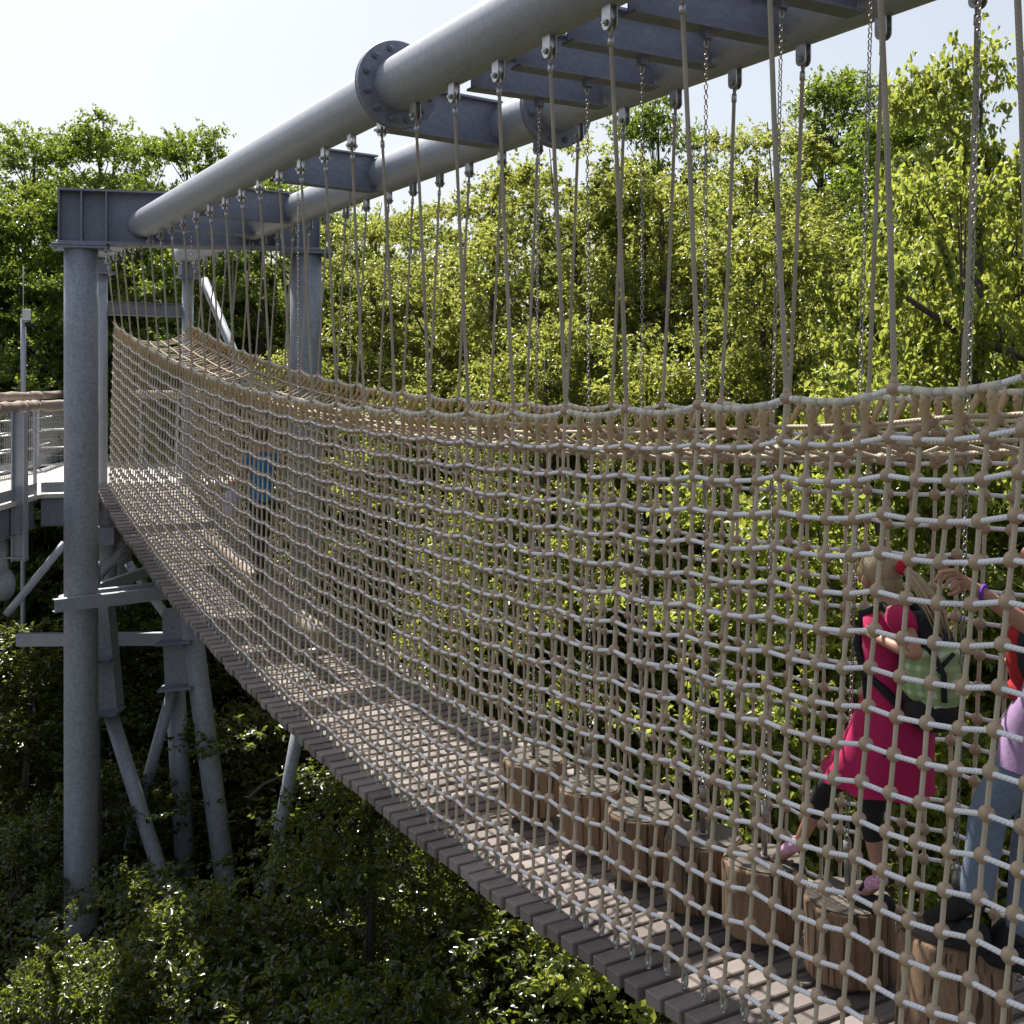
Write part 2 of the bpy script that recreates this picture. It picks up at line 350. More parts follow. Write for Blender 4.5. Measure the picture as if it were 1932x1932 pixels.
an = MB(); an.tube([(0, 0, .125), (0, 0, .108), (0, 0, .062)], [.012, .0165, .0165], 6); loop = [(0, .015*math.sin(a), .042+.03*math.cos(a)) for a in np.linspace(0, 2*PI, 13)[:-1]]
an.tube(loop, .0095, 6, closed=True)
sh = [(.012*math.cos(a), 0, .018+.018*math.sin(a)) for a in np.linspace(0, 2*PI, 13)[:-1]]
an2 = MB(); an2.tube(sh, .0045, 6, closed=True); an2.tube([(0, 0, 0), (0, 0, .012)], [.016, .012], 8)
anN = an.mesh('anchor_sleeve', M['sleeve_low']); an2N = an2.mesh('anchor_shackle', M['zinc'])
def bulk(items, name, mt, parent, src):        # many copies of a mesh merged into one
    n = len(src.vertices); V = np.zeros(n*3, 'f'); src.vertices.foreach_get('co', V); V = V.reshape(-1, 3)
    m_ = MB()
    F = [tuple(p.vertices) for p in src.polygons]
    for it in items: m_.add(V+np.array(it), F, None, True)
    o_ = m_.build(name, mt, parent); o_['kind'] = 'stuff'; return o_
nearballs = []; farballs = []; sleeves_v = []; anchors = []
lowball = MB(); lowball.sph((0, 0, 0), .0300, 8, 5); lowN = lowball.mesh('ballsmall', M['ball'])
for side in (-1, 1):
    m = MB(); hiY = 9.5
    for j in JS:
        pts = [colpt(j, r, side) for r in range(NR)]
        if j % 4 == 0: pts = [toppt(j, side)]+pts
        sub = []
        ns = 8 if Y0+.15*j < hiY else 5
        m.tube(pts, .0098, ns, cap=False)
        q = colpt(j, NR-1, side)
        if Y0+.15*j > 1.5: (anchors if side < 0 else farballs).append(('a', q) if side > 0 else q)
    mv, m = m, MB()
    for r in range(NR):
        off = -.011 if side < 0 else .011
        P = [colpt(j, r, side)+Vector((off, 0, 0)) for j in JS]
        m.tube(P[:46], .0108, 8, cap=False); m.tube(P[45:], .0108, 5, cap=False)
    sn = mv.build('side_net', M['rope'], net, label='side of the net nearer the viewer' if side < 0 else 'far side of the net')
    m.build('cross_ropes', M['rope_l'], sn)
    bl = [tuple(colpt(j, r, side)) for j in JS for r in range(NR)]
    if side < 0:
        bl.sort(key=lambda p: abs(p[1]-4.2)*.8+(0 if HZ-p[2] else 0)+abs(p[2]+1.4)*.5)
        for p in bl[:100]: put(ballN, 'knot_ball', sn, loc=p)
        rest = bl[100:]
        nr = [p for p in rest if p[1] < 9.5]; fa = [p for p in rest if p[1] >= 9.5]
        n1 = len(nr); mm = MB()
        for src, its in ((ballN, nr), (lowN, fa)):
            n = len(src.vertices); V = np.zeros(n*3, 'f'); src.vertices.foreach_get('co', V); V = V.reshape(-1, 3); F = [tuple(p.vertices) for p in src.polygons]
            for it in its: mm.add(V+np.array(it), F, None, True)
        o = mm.build('knot_balls', M['ball'], sn); o['kind'] = 'stuff'
    else:
        bulk(bl, 'knot_balls', M['ball'], sn, lowN)
    # top rope with its balls
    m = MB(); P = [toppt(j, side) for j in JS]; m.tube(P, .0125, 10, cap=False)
    tr_ = m.build('top_rope', M['rope_l'], net)  # pale material stands in for sun falling on the top rope
    if side < 0: tballs = [p for j, p in zip(JS, P) if j % 4 == 0]
    mm = MB()
    for j, p in zip(JS, P):
        if j % 4 == 0:
            mm.sph(p, .031, 12, 8, (1, 1, .9)); mm.tube([p+Vector((0, 0, .01)), p+Vector((0, 0, .05))], [.02, .012], 8)
    mm.build('top_balls', M['ball'], tr_)['kind'] = 'stuff'
    if side < 0:
        for j, p in zip(JS, P):
            if j % 4: put(tslN, 'rope_sleeve', tr_, loc=p)
    else:
        bulk([tuple(p) for j, p in zip(JS, P) if j % 4], 'rope_sleeves', M['plastic_t'], tr_, tslN)
    # short collars round the rope between the sleeves
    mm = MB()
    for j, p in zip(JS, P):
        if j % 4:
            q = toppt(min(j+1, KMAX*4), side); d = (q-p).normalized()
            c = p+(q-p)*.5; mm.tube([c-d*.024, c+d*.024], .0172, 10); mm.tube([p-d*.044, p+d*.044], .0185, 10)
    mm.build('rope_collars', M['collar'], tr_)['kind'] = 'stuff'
    # anchors to the planks
    its = [colpt(j, NR-1, side)-Vector((0, 0, .125)) for j in JS if Y0+.15*j > 1.5]
    its.sort(key=lambda p: p.y)
    if side < 0:
        for p in its[:100]: put(anN, 'anchor_sleeve', sn, loc=p); 
        for p in its[:100]: put(an2N, 'anchor_shackle', sn, loc=p)
        bulk([tuple(p) for p in its[100:]], 'anchors', M['zinc'], sn, anN)
    else:
        bulk([tuple(p) for p in its], 'anchor_sleeves', M['sleeve_low'], sn, anN); bulk([tuple(p) for p in its], 'anchor_shackles', M['zinc'], sn, an2N)
# roof net sagging between the two top ropes
XS = [.085, .24, .42, .60, .76, .915]; SG = [.15, .245, .29, .29, .245, .15]
m = MB(); rb = []; slr = MB()
def roofpt(y, i):
    rs = random.Random(int(y*100)*17+i)
    return Vector((TOPN+(TOPF-TOPN)*XS[i], y+rs.uniform(-.006, .006), ztop(y)-SG[i]+rs.uniform(-.008, .008)+.01))
for j in JS:
    if j % 4 == 0: continue
    y = Y0+.15*j+.055
    a = toppt(j, -1)+Vector((0, .055, 0)); b = toppt(j, 1)+Vector((0, .055, 0))
    P = [roofpt(y, i) for i in range(6)]
    m.tube([a]+P+[b], .0098, 6, cap=False); rb += [tuple(p) for p in P]
    for s_, e in ((a, P[0]), (b, P[5])):
        d = e-s_; slr.tube([s_, s_+d*.35, s_+d*.42, s_+d*.88], [.018, .02, .016, .013], 8)
YS = [Y0+.15*j+.055 for j in JS if j % 4]
for i in range(6): m.tube([roofpt(y, i)+Vector((0, 0, .01)) for y in YS], .0098, 6, cap=False)
rn = m.build('roof_net', M['rope'], net)
bulk(rb, 'knot_balls', M['ball'], rn, lowN)
slr.build('rope_sleeves', mat('amber_sleeve', (.42, .27, .11), .5, 0, col2=(.46, .34, .19), scale=10), rn)['kind'] = 'stuff'

# ---- plank deck
deck = empty('plank_deck', (XC, 7.5, -3.3), 'brown timber plank deck sagging under the net tunnel', 'bridge deck')
planks = []
y = 1.1
while y < 19.2:
    planks.append(y); y += .15
pm = []
for v in range(5):
    mm = MB(); w = .116+random.uniform(-.003, .003); mm.box((0, 0, -.0375), (1.66+random.uniform(-.015, .015), w, .07), None, .006)
    pm.append(mm.mesh('plank', M['plank']))
rest = MB()
for i, y in enumerate(planks):
    z = zdeck(y); sl_ = math.atan(2*.0105*(y-7.5)); dx = random.uniform(-.012, .012)
    if i >= len(planks)-100 or True:
        if i < 14 and len(planks)-i > 100: 
            rest.box((XC+dx, y, z-.0375), (1.66, .116, .07), Matrix.Rotation(sl_, 4, 'X'), .006)
        elif i < 114:
            o = put(pm[i % 5], 'plank', deck, loc=(XC+dx, y, z)); o.rotation_euler = (sl_, random.uniform(-.004, .004), random.uniform(-.006, .006))
        else: rest.box((XC+dx, y, z-.0375), (1.66, .116, .07), Matrix.Rotation(sl_, 4, 'X'), .006)
rest.build('planks', M['plank'], deck)['kind'] = 'stuff'
m = MB()
for X in (3.55, 4.13, 4.70): m.tube([(X, y, zdeck(y)-.095) for y in np.linspace(.9, 19.2, 60)], .018, 8)
m.build('support_cable', M['steel_dark'], deck)

# ---- hanger ropes
def ordn(n): return ['first', 'second', 'third', 'fourth', 'fifth', 'sixth', 'seventh', 'eighth', 'ninth', 'tenth', 'eleventh', 'twelfth', 'thirteenth', 'fourteenth', 'fifteenth', 'sixteenth', 'seventeenth', 'eighteenth', 'nineteenth', 'twentieth'][n]
bk = MB()
for s_ in (-1, 1):
    v = []; n = 12
    prof = [(-.034, .06), (.034, .06)]+[(.034*math.cos(a), -.028+.034*math.sin(a)) for a in np.linspace(0, -PI, 9)]
    x0, x1 = s_*.016, s_*.022
    vv = [(x0, p[0], p[1]) for p in prof]+[(x1, p[0], p[1]) for p in prof]; k = len(prof)
    bk.add(vv, [tuple(range(k))[::-1], tuple(range(k, 2*k))]+[(i, (i+1) % k, k+(i+1) % k, k+i) for i in range(k)])
bk.tube([(-.045, 0, -.028), (.045, 0, -.028)], .0085, 8); bk.tube([(-.036, 0, -.028), (-.026, 0, -.028)], .017, 6); bk.tube([(.026, 0, -.028), (.036, 0, -.028)], .017, 6)
bk.v = [(p[0]*1.1, p[1]*1.15, p[2]*1.15-.003) for p in bk.v]
bkN = bk.mesh('bracket', M['zinc'])
fe = MB(); fe.tube([(0, 0, -.105), (0, 0, -.155)], .0165, 14); feN = fe.mesh('ferrule', M['zinc'])
def hanger(k, side):
    y = Y0+.6*k; X = XN if side < 0 else XF
    top = Vector((X, y, TZ-TR-.055)); bot = toppt(4*k, side)+Vector((0, 0, .035))
    rgt = y < 7.66
    n = abs(k-5) if rgt else k-6
    tubn = 'nearer' if side < 0 else 'farther'
    lab = 'beige rope hanging from the %s round tube, %s %s of its bolted flange' % (tubn, ordn(n) if n < 20 else 'last', 'to the right' if rgt else 'to the left')
    t = empty('hanger_rope', top, lab, 'rope', 'hanger ropes holding up the net')
    d = (bot-top); L = d.length; q = d.to_track_quat('-Z', 'Y').to_matrix().to_4x4()
    put(bkN, 'bracket', t, loc=top)
    o = put(feN, 'ferrule', t, loc=top); o.rotation_euler = q.to_euler()
    m = MB(); u = d.normalized()
    eye = [top+Vector((0, .019*math.sin(a), -.03+.024*math.cos(a))) for a in np.linspace(-2.5, 2.5, 9)]
    m.tube([top+u*.12]+eye+[top+u*.12], .0085, 6, cap=False)
    N_ = 10
    bow = random.uniform(-.012, .012)
    m.tube([top+u*(.12+(L-.12)*i/N_)+Vector((0, bow*math.sin(PI*i/N_), 0)) for i in range(N_+1)], .0118, 8, cap=False)
    m.build('rope', M['rope_h'], t)
for k in range(-3, KMAX+1): hanger(k, -1)
for k in range(-3, KMAX+1): hanger(k, 1)

# ---- chains
def chain_mb(a, b, link=.036, r=.0034):
    a, b = Vector(a), Vector(b); d = b-a; n = max(2, round(d.length/(link*.78))); q = d.to_track_quat('Z', 'X').to_matrix()
    m = MB()
    for i in range(n):
        c = a+d*((i+.5)/n); rot = q @ Matrix.Rotation(PI/2*(i % 2)+random.uniform(-.25, .25), 3, 'Z')
        hl, hw = link/2-r, .0095
        pts = [(hw*math.cos(t), 0, (hl-hw)*(1 if math.sin(t) >= 0 else -1)+hw*math.sin(t)) for t in np.linspace(0, 2*PI, 11)[:-1]]
        m.tube([c+rot @ Vector(p) for p in pts], r, 5, closed=True)
    return m
# ---- hanging logs: (chain k, log centre (px), top z, chain foot offset, tilt)
LOGN = ['hanging log stump farthest to the left in the row', 'hanging log stump, second from the left', 'hanging log stump, third from the left', 'hanging log stump in the middle of the row of seven', 'hanging log stump under the front foot of the child in pink', 'hanging log stump under the back foot of the child in pink', 'largest hanging log stump, rightmost, under the shoe of the person in jeans']
logs = [(6, 1006, -2.63, 0, 0), (5, 1113, -2.61, 0, 0), (4, 1211, -2.58, 0, 0), (3, 1326, -2.54, 0, 0), (2, 1442, -2.50, .02, .03), (1, 1600, -2.49, .05, -.04), (0, 1800, -2.40, .02, .16)]
endg = {}
for n, (k, px, zt, dx, tilt) in enumerate(logs):
    yk = 3.187+.6*k; t_ = (px-966)/FPX; F = (XC-.02+dx)/(t_*CS+SN); c = at(px, 0, F); c.z = zt
    R_ = .205+random.uniform(-.008, .012); H = .365+random.uniform(-.02, .02)
    if n == 6: R_, H = .235, .44
    t = empty('hanging_log', c-Vector((0, 0, H)), LOGN[n], 'log', 'hanging log stumps')
    rot = Matrix.Rotation(tilt, 4, 'Y') @ Matrix.Rotation(-tilt*.5, 4, 'X')
    N = 90; v = []; f = []; cr = [(rs0.uniform(0, 6.28), rs0.uniform(.006, .016)) for rs0 in [random.Random(n+50)] for _ in range(6)]
    rs = random.Random(n); ph = [rs.uniform(0, 6) for _ in range(4)]
    def rad(a, z): return R_*(1+.035*math.sin(2*a+ph[0])+.022*math.sin(3*a+ph[1])+.012*math.sin(9*a+ph[2]))*(1+.02*math.sin(z*9+ph[3]))-sum(d_*math.exp(-((math.remainder(a-c_-.12*z, 2*PI))/.05)**2) for c_, d_ in cr)
    prof = [(0, 0), (.9, 0), (.975, -.006), (1, -.022), (1, -.12), (1, -.24), (1, -H+.02), (.97, -H+.004), (0, -H)]
    lm = MB()
    for pi_, (q, z) in enumerate(prof):
        for a_ in range(N):
            a = 2*PI*a_/N; v.append(rot @ Vector((rad(a, z)*q*math.cos(a), rad(a, z)*q*math.sin(a), z))+c)
    for i in range(len(prof)-1):
        for a_ in range(N): f.append((i*N+a_, (i+1)*N+a_, (i+1)*N+(a_+1) % N, i*N+(a_+1) % N))
    lm.add(v, f, None, False)
    lo = lm.build('log', M['log'], t)
    for p in lo.data.polygons: p.use_smooth = True
    em = MB(); ev = [c+rot @ Vector((0, 0, .003))]; ev += [c+rot @ Vector((rad(2*PI*i/N, 0)*.93*math.cos(2*PI*i/N), rad(2*PI*i/N, 0)*.93*math.sin(2*PI*i/N), .003)) for i in range(N)]
    em.add(ev, [(0, 1+i, 1+(i+1) % N) for i in range(N)])
    em.build('end_grain', None or M.setdefault('endg', mat('end_grain', (.075, .065, .055), .85, 0, col2=(.17, .145, .12), scale=20, bump=.4)), lo)
    rt = c+rot @ Vector((0, 0, .27)); hk = Vector((XC, yk, 1.915))
    rm = MB(); rm.tube([c+rot @ Vector((0, 0, .003)), c+rot @ Vector((0, 0, .02))], .03, 10); rm.tube([c, rt], .016, 10); rm.tube([c+rot @ Vector((0, 0, .19)), rt], .0195, 10)
    ey = [rt+rot @ Vector((0, .016*math.sin(a), .014+.016*math.cos(a))) for a in np.linspace(0, 2*PI, 11)[:-1]]; rm.tube(ey, .005, 6, closed=True)
    rm.build('rod', M['chain'], t)
    chain_mb(rt+Vector((0, 0, .025)), hk).build('chain', M['chain'], t)
    hm = MB(); hm.tube([hk+Vector((.014*math.cos(a), 0, -.02+.03*math.sin(a))) for a in np.linspace(0, 2*PI, 13)[:-1]], .0055, 6, closed=True); hm.build('shackle', M['zinc'], t)
# ---- balance log hung at both ends by pairs of chains
bt = empty('balance_beam', (XC, 13.1, -2.6), 'long horizontal balance log hung by chain pairs above the far part of the deck', 'balance beam')
m = MB(); ya, yb = 10.9, 15.35; m.tube([(XC+.01*math.sin(y*3), y, zdeck(y)+.33) for y in np.linspace(ya, yb, 12)], .11, 16); m.build('log', M['logrim'], bt)
for y in (10.99, 15.2):
    for s_ in (-1, 1):
        chain_mb((XC+s_*.28, y, zdeck(y)+.25), (XC+s_*.28, y, 1.96)).build('chain', M['chain'], bt)
    m = MB(); m.tube([(XC-.32, y, zdeck(y)+.22), (XC+.32, y, zdeck(y)+.22)], .025, 10); m.build('crossbar', M['zinc'], bt)
# ------------------------------------------------------------------ trees
def leaves(name, C, D, Nn, L, Wd, tint, mt, fold=.25, hexa=False):
    """C centres (base points), D unit directions, Nn unit normals: one folded leaf of six faces' worth of outline each"""
    n = len(C)
    Sd = np.cross(D, Nn); Sd /= np.linalg.norm(Sd, axis=1)[:, None]+1e-9
    U = np.cross(Sd, D)
    L = L[:, None]; Wd = Wd[:, None]
    if hexa: return leaves6(name, C, D, Sd, U, L, Wd, tint, mt)
    V = np.empty((n, 4, 3), 'f')
    V[:, 0] = C; V[:, 2] = C+D*L-U*L*.12
    V[:, 1] = C+D*L*.46+Sd*Wd*.5+U*Wd*fold; V[:, 3] = C+D*L*.46-Sd*Wd*.5+U*Wd*fold
    me = bpy.data.meshes.new(name); me.vertices.add(4*n); me.vertices.foreach_set('co', V.reshape(-1))
    base = (np.arange(n)*4)[:, None]
    F = np.concatenate([base+np.array([[0, 1, 2]]), base+np.array([[0, 2, 3]])], 1).reshape(-1)
    me.loops.add(6*n); me.loops.foreach_set('vertex_index', F.astype('i'))
    me.polygons.add(2*n); me.polygons.foreach_set('loop_start', np.arange(0, 6*n, 3, dtype='i'))
    a = me.attributes.new('tint', 'FLOAT', 'POINT'); a.data.foreach_set('value', np.repeat(tint, 4).astype('f'))
    me.materials.append(mt); me.update(calc_edges=True); return me
def leaves6(name, C, D, Sd, U, L, Wd, tint, mt):
    n = len(C); V = np.empty((n, 8, 3), 'f')
    prof = [(0, 0, 0), (.28, .85, .2), (.66, .82, .16), (1, 0, -.12)]
    V[:, 0] = C; V[:, 3] = C+D*L-U*L*.15; V[:, 6] = C+D*L*.34-U*L*.02; V[:, 7] = C+D*L*.7-U*L*.06
    for i, (a, w, u) in ((1, prof[1]), (2, prof[2])): V[:, i] = C+D*L*a+Sd*Wd*.55*w+U*Wd*u
    for i, (a, w, u) in ((5, prof[1]), (4, prof[2])): V[:, i] = C+D*L*a-Sd*Wd*.55*w+U*Wd*u
    me = bpy.data.meshes.new(name); me.vertices.add(8*n); me.vertices.foreach_set('co', V.reshape(-1))
    T3 = np.array([[0, 6, 1], [6, 7, 2], [6, 2, 1], [7, 3, 2], [0, 5, 6], [6, 5, 4], [6, 4, 7], [7, 4, 3]])
    F = ((np.arange(n)*8)[:, None, None]+T3[None]).reshape(-1)
    me.loops.add(24*n); me.loops.foreach_set('vertex_index', F.astype('i'))
    me.polygons.add(8*n); me.polygons.foreach_set('loop_start', np.arange(0, 24*n, 3, dtype='i'))
    a = me.attributes.new('tint', 'FLOAT', 'POINT'); a.data.foreach_set('value', np.repeat(tint, 8).astype('f'))
    me.materials.append(mt); me.update(calc_edges=True); return me
def unit(a): return a/(np.linalg.norm(a, axis=-1, keepdims=True)+1e-9)
def crown_tree(seed, H, R, low, npads, leaf, mt, twigs=24, per=13, flat=.42, shoots=40, padr=(.4, 1.05), spire=.5, hexa=False, nlead=7):
    """tree of height H in local units (base at 0): returns trunk mesh, crown mesh"""
    g = np.random.default_rng(seed); rs = random.Random(seed)
    tb = MB(); nz = 12; ph = rs.uniform(0, 6)
    def axis(z): return np.array([.25*math.sin(z*.35+ph), .25*math.cos(z*.28+ph*2), z])
    tb.tube([Vector(axis(H*.97*i/nz)) for i in range(nz+1)], [max(.02, .020*H*(1-i/nz)**.8+.015) for i in range(nz+1)], 8)
    # several ascending leaders, each with its own top and its own small crown
    NL = nlead; LD = []
    for k in range(NL):
        a = k*2.4+ph; rr = R*(.1 if k == 0 else rs.uniform(.3, .6)); top = H*(1 if k == 0 else rs.uniform(.74, .95))
        LD.append((rr*math.cos(a), rr*math.sin(a), top, R*rs.uniform(.55, .8)))
    z0 = low*.55
    def lead(k, z):
        ox, oy, top, _ = LD[k]; q = min(1, max(0, (z-z0)/(H*.45)))**.7; p = axis(z)
        return p+np.array([ox*q+.12*math.sin(z*1.1+k), oy*q+.12*math.cos(z*.9+k*2), 0])
    for k in range(NL):
        zz = np.linspace(z0, LD[k][2], 9)
        tb.tube([Vector(lead(k, z)) for z in zz], [.005+.0055*H*(1-i_/8.5)**1.1 for i_ in range(9)], 6, cap=False)
    def prof(t): return R*(.75+1.8*t if t < .12 else max(.07, 1-.93*max(0, t-.12)**(1.35-.3*spire)/.88))
    pads = []
    for i in range(npads):
        k = int(g.random()*NL); top = LD[k][2]; a = g.random()*2*PI
        t = g.random()**.8; z = low+(top-.15-low)*t
        rl = LD[k][3]*(1.05-.85*t**2.4)*(1+.3*math.sin(3*a+k+z))+.1
        rr = rl*(.25+.75*g.random()**.55)
        p = lead(k, z)+np.array([rr*math.cos(a), rr*math.sin(a), rr*.12]); pr = g.uniform(*padr)*(1-.35*t)
        ax = axis(z); pads.append((p, pr, math.atan2(p[1]-ax[1], p[0]-ax[0]) if rr > .2 else a, z))
    for i, (p, pr, a, z) in enumerate(pads):
        if i % 3 == 0:
            s0 = lead(int(rs.random()*NL), max(low*.6, z-.9-rs.random()*1.2)) if rs.random() < .0 else min((lead(k_, max(low*.6, z-.8)) for k_ in range(NL)), key=lambda q_: (q_[0]-p[0])**2+(q_[1]-p[1])**2); mid = (s0+p)/2+np.array([0, 0, -.1+rs.uniform(-.15, .25)])
            r0 = .012+.0035*H*(1-z/H)**.5*.9
            tb.tube([Vector(s0), Vector(s0*.7+mid*.3)+Vector((0, 0, -.04)), Vector(mid), Vector(mid*.4+p*.6), Vector(p)], [r0, r0*.85, r0*.6, r0*.42, .008], 5, cap=False)
    P = np.array([p for p, *_ in pads]); PR = np.array([q[1] for q in pads]); PA = np.array([q[2] for q in pads])
    n = npads*twigs
    idx = np.repeat(np.arange(npads), twigs)
    u = unit(g.normal(size=(n, 3))); u[:, 2] = np.abs(u[:, 2])*.9-.25*g.random(n); rad = g.random(n)**.4
    T = P[idx]+u*(PR[idx]*rad)[:, None]*np.array([1, 1, flat])
    out = np.stack([np.cos(PA[idx]), np.sin(PA[idx]), np.zeros(n)], 1)
    TD = unit(u*np.array([1, 1, .5])+out*.5+g.normal(size=(n, 3))*.3+np.array([0, 0, .12]))
    TL = g.uniform(.16, .42, n)*(leaf/.07)**.5
    # upright leading shoots at the crown's outline
    for k in range(shoots):
        t = .55+.45*g.random(); z = low+(H-low)*t; a = g.random()*2*PI; rr = prof(t)*g.random()*.95
        k_ = int(g.random()*NL); z = LD[k_][2]-g.random()*3.0-.35; b = lead(k_, z)+np.array([.5*math.cos(a), .5*math.sin(a), 0])*g.random()*2.6; hh = g.uniform(.25, .75); lean = g.normal(size=2)*.5
        m = 9; q = np.linspace(0, 1, m)[:, None]
        pts = b+q*np.array([lean[0], lean[1], 1])*hh
        tb.tube([Vector(pts[0]), Vector(pts[4]), Vector(pts[8])], [.012, .008, .003], 4, cap=False)
        for rep in range(3):
            T = np.concatenate([T, pts]); TD = np.concatenate([TD, unit(g.normal(size=(m, 3))+np.array([0, 0, .9]))]); TL = np.concatenate([TL, g.uniform(.12, .26, m)*(1.2-q[:, 0]*.6)])
    n = len(T)
    s = g.random((n, per)); base = T[:, None]+TD[:, None]*(s*TL[:, None])[..., None]
    base = base.reshape(-1, 3); N_ = len(base); td = np.repeat(TD, per, 0)
    D = unit(td*.55+g.normal(size=(N_, 3))*.75+np.array([0, 0, -.25]))
    Nn = unit(g.normal(size=(N_, 3))*.55+np.array([0, 0, 1.0]))
    L = leaf*g.uniform(.65, 1.25, N_); Wd = L*g.uniform(.5, .72, N_)
    padt = g.random(npads)
    ptint = np.concatenate([padt[idx], g.random(n-len(idx))]); tint = np.clip(np.repeat(ptint, per)*.5+g.random(N_)*.5, 0, 1)
    return tb.mesh('trunk', M['bark']), leaves('crown', base, D, Nn, L, Wd, tint, mt, hexa=hexa)
def plant_tree(proto, loc, s, rz, name, label, group='trees behind the bridge', sxy=None, cat='tree'):
    e = bpy.data.objects.new(name, None); COL.objects.link(e); e.location = loc; e.rotation_euler = (0, 0, rz)
    sx = sxy or s; e.scale = (sx, sx, s); tag(e, label, cat, group)
    for nm, me in (('trunk', proto[0]), ('crown', proto[1])):
        o = bpy.data.objects.new(nm, me); COL.objects.link(o); o.parent = e
    return e
PA_ = crown_tree(1, 17, 3.9, 4.0, 520, .08, M['leaf_lime'], twigs=28, per=13, nlead=5, flat=.34)
PB_ = crown_tree(2, 17, 3.8, 3.5, 520, .082, M['leaf_lime'], twigs=28, per=13, spire=.9, shoots=30, nlead=4, flat=.34)
PC_ = crown_tree(3, 18, 3.8, 3.0, 560, .10, M['leaf_dark'], twigs=26, per=12, spire=.7, shoots=26, padr=(.45, .95), flat=.5, nlead=5)
PD_ = crown_tree(4, 14, 3.4, 4.0, 300, .088, M['leaf_big'], twigs=22, per=11, shoots=60, padr=(.3, .75), flat=.5, spire=.5, hexa=True)
PE_ = crown_tree(5, 10, 4.2, 2.2, 300, .10, M['leaf_low'], twigs=26, per=12, flat=.2, spire=-.2, shoots=30, padr=(.4, 1.2))
PF_ = crown_tree(6, 18, 2.4, 5, 380, .085, M['leaf_dark'], twigs=24, per=12, spire=1.2, shoots=26, padr=(.35, .6), flat=.8, nlead=3)
def T(proto, H, px, ptop, F, name, label, rz, wide=1.0, group='trees behind the bridge'):
    p = at(px, ptop, F); gzv = gz(p.x, p.y); s = (p.z-gzv)/H
    return plant_tree(proto, (p.x, p.y, gzv-.05), s, rz, name, label, group, s*wide)
LT = 'lime_tree'; BT = 'broadleaf_tree'
# bright row right of and behind the bridge
T(PA_, 17, 720, 370, 24, LT, 'bright yellow-green tree directly right of the right steel column', .3)
T(PB_, 17, 905, 325, 20.5, LT, 'bright yellow-green tree topping out just under the second tube, mid picture', 1.1)
T(PA_, 17, 1090, 280, 18.5, LT, 'bright yellow-green tree behind the farther flange', 2.2)
T(PB_, 17, 1240, 300, 17, LT, 'bright yellow-green tree behind the third and fourth chains', 3.0)
T(PA_, 17, 1400, 235, 19, LT, 'lime-green rounded tree left of the tall pointed dark tree', 4.0)
T(PF_, 18, 1555, 140, 23, BT, 'tall dark pointed tree with a narrow top in the gap of sky', .6, .95)
T(PB_, 17, 1480, 420, 14.5, LT, 'lower lime-green tree standing before the tall pointed dark tree', 5.1)
T(PC_, 18, 1255, 190, 26, BT, 'dark green tree rising above the lime trees beside the farther tube', 1.9, .7)
T(PC_, 18, 1740, 200, 19, BT, 'dark green tree behind the large-leaved tree at right', 2.9, .9)
T(PD_, 14, 1885, 75, 11.2, 'large_leaved_tree', 'large-leaved yellow-green tree at the right edge, its twigs reaching highest', .4, .62)
T(PD_, 14, 1640, 700, 10.2, 'large_leaved_tree', 'lower large-leaved yellow-green tree behind the net at right', 2.5, .9)
T(PD_, 14, 2120, 60, 11.8, 'large_leaved_tree', 'large-leaved tree cut off by the right edge of the photo', 4.4)
T(PA_, 17, 1330, 620, 13.5, LT, 'low lime-green tree seen through the middle of the net', 5.6, .85)
T(PB_, 17, 1010, 600, 15, LT, 'low lime-green tree behind the net below the nearer flange', .9, .85)
# left, towards the sun
T(PC_, 18, 50, 235, 31, BT, 'tall dark green tree at the left edge of the photo', .2, 1.0, 'tall trees beyond the boardwalk')
T(PC_, 18, 225, 225, 29, BT, 'tall dark green tree above the left end of the portal beam', 1.7, .95, 'tall trees beyond the boardwalk')
T(PC_, 18, 365, 250, 27, BT, 'dark green tree with sky gaps, behind the nearer tube above the portal beam', 3.3, .85, 'tall trees beyond the boardwalk')
T(PC_, 18, 480, 330, 26, BT, 'dark green tree between the two tubes above the portal beam', 5.0, .9, 'tall trees beyond the boardwalk')
T(PC_, 18, 640, 380, 28, BT, 'dark green tree behind the right steel column', .9, .9, 'tall trees beyond the boardwalk')
T(PC_, 18, 800, 400, 29, BT, 'dark green tree showing behind the hanger ropes near the portal', 2.4, 1, 'tall trees beyond the boardwalk')
T(PC_, 18, -110, 240, 28, BT, 'dark green tree partly cut off by the left edge', 4.1, 1, 'tall trees beyond the boardwalk')
T(PA_, 17, -10, 640, 27, LT, 'small sunlit bush-like tree top left of the camera mast', 1.4, .6, 'tall trees beyond the boardwalk')
for i, (px, pt, F, rz) in enumerate(((-260, 300, 36, 1), (120, 330, 40, 2), (400, 350, 38, 4.2), (620, 400, 40, .4), (900, 420, 38, 3), (1150, 360, 36, 5), (1420, 330, 36, 1.2), (1700, 250, 33, 2.2), (2000, 260, 30, 3.8))):
    T(PC_ if i % 2 else PA_, 18 if i % 2 else 17, px, pt, F, BT, 'green tree in the farthest row of trees, '+['beyond the left edge', 'behind the tall tree at the left edge', 'behind the left part of the portal beam', 'behind the right column', 'above the middle of the net', 'behind the farther flange', 'left of the pointed tree', 'right of the pointed tree', 'beyond the right edge'][i], rz, 1.1, 'farthest row of trees')
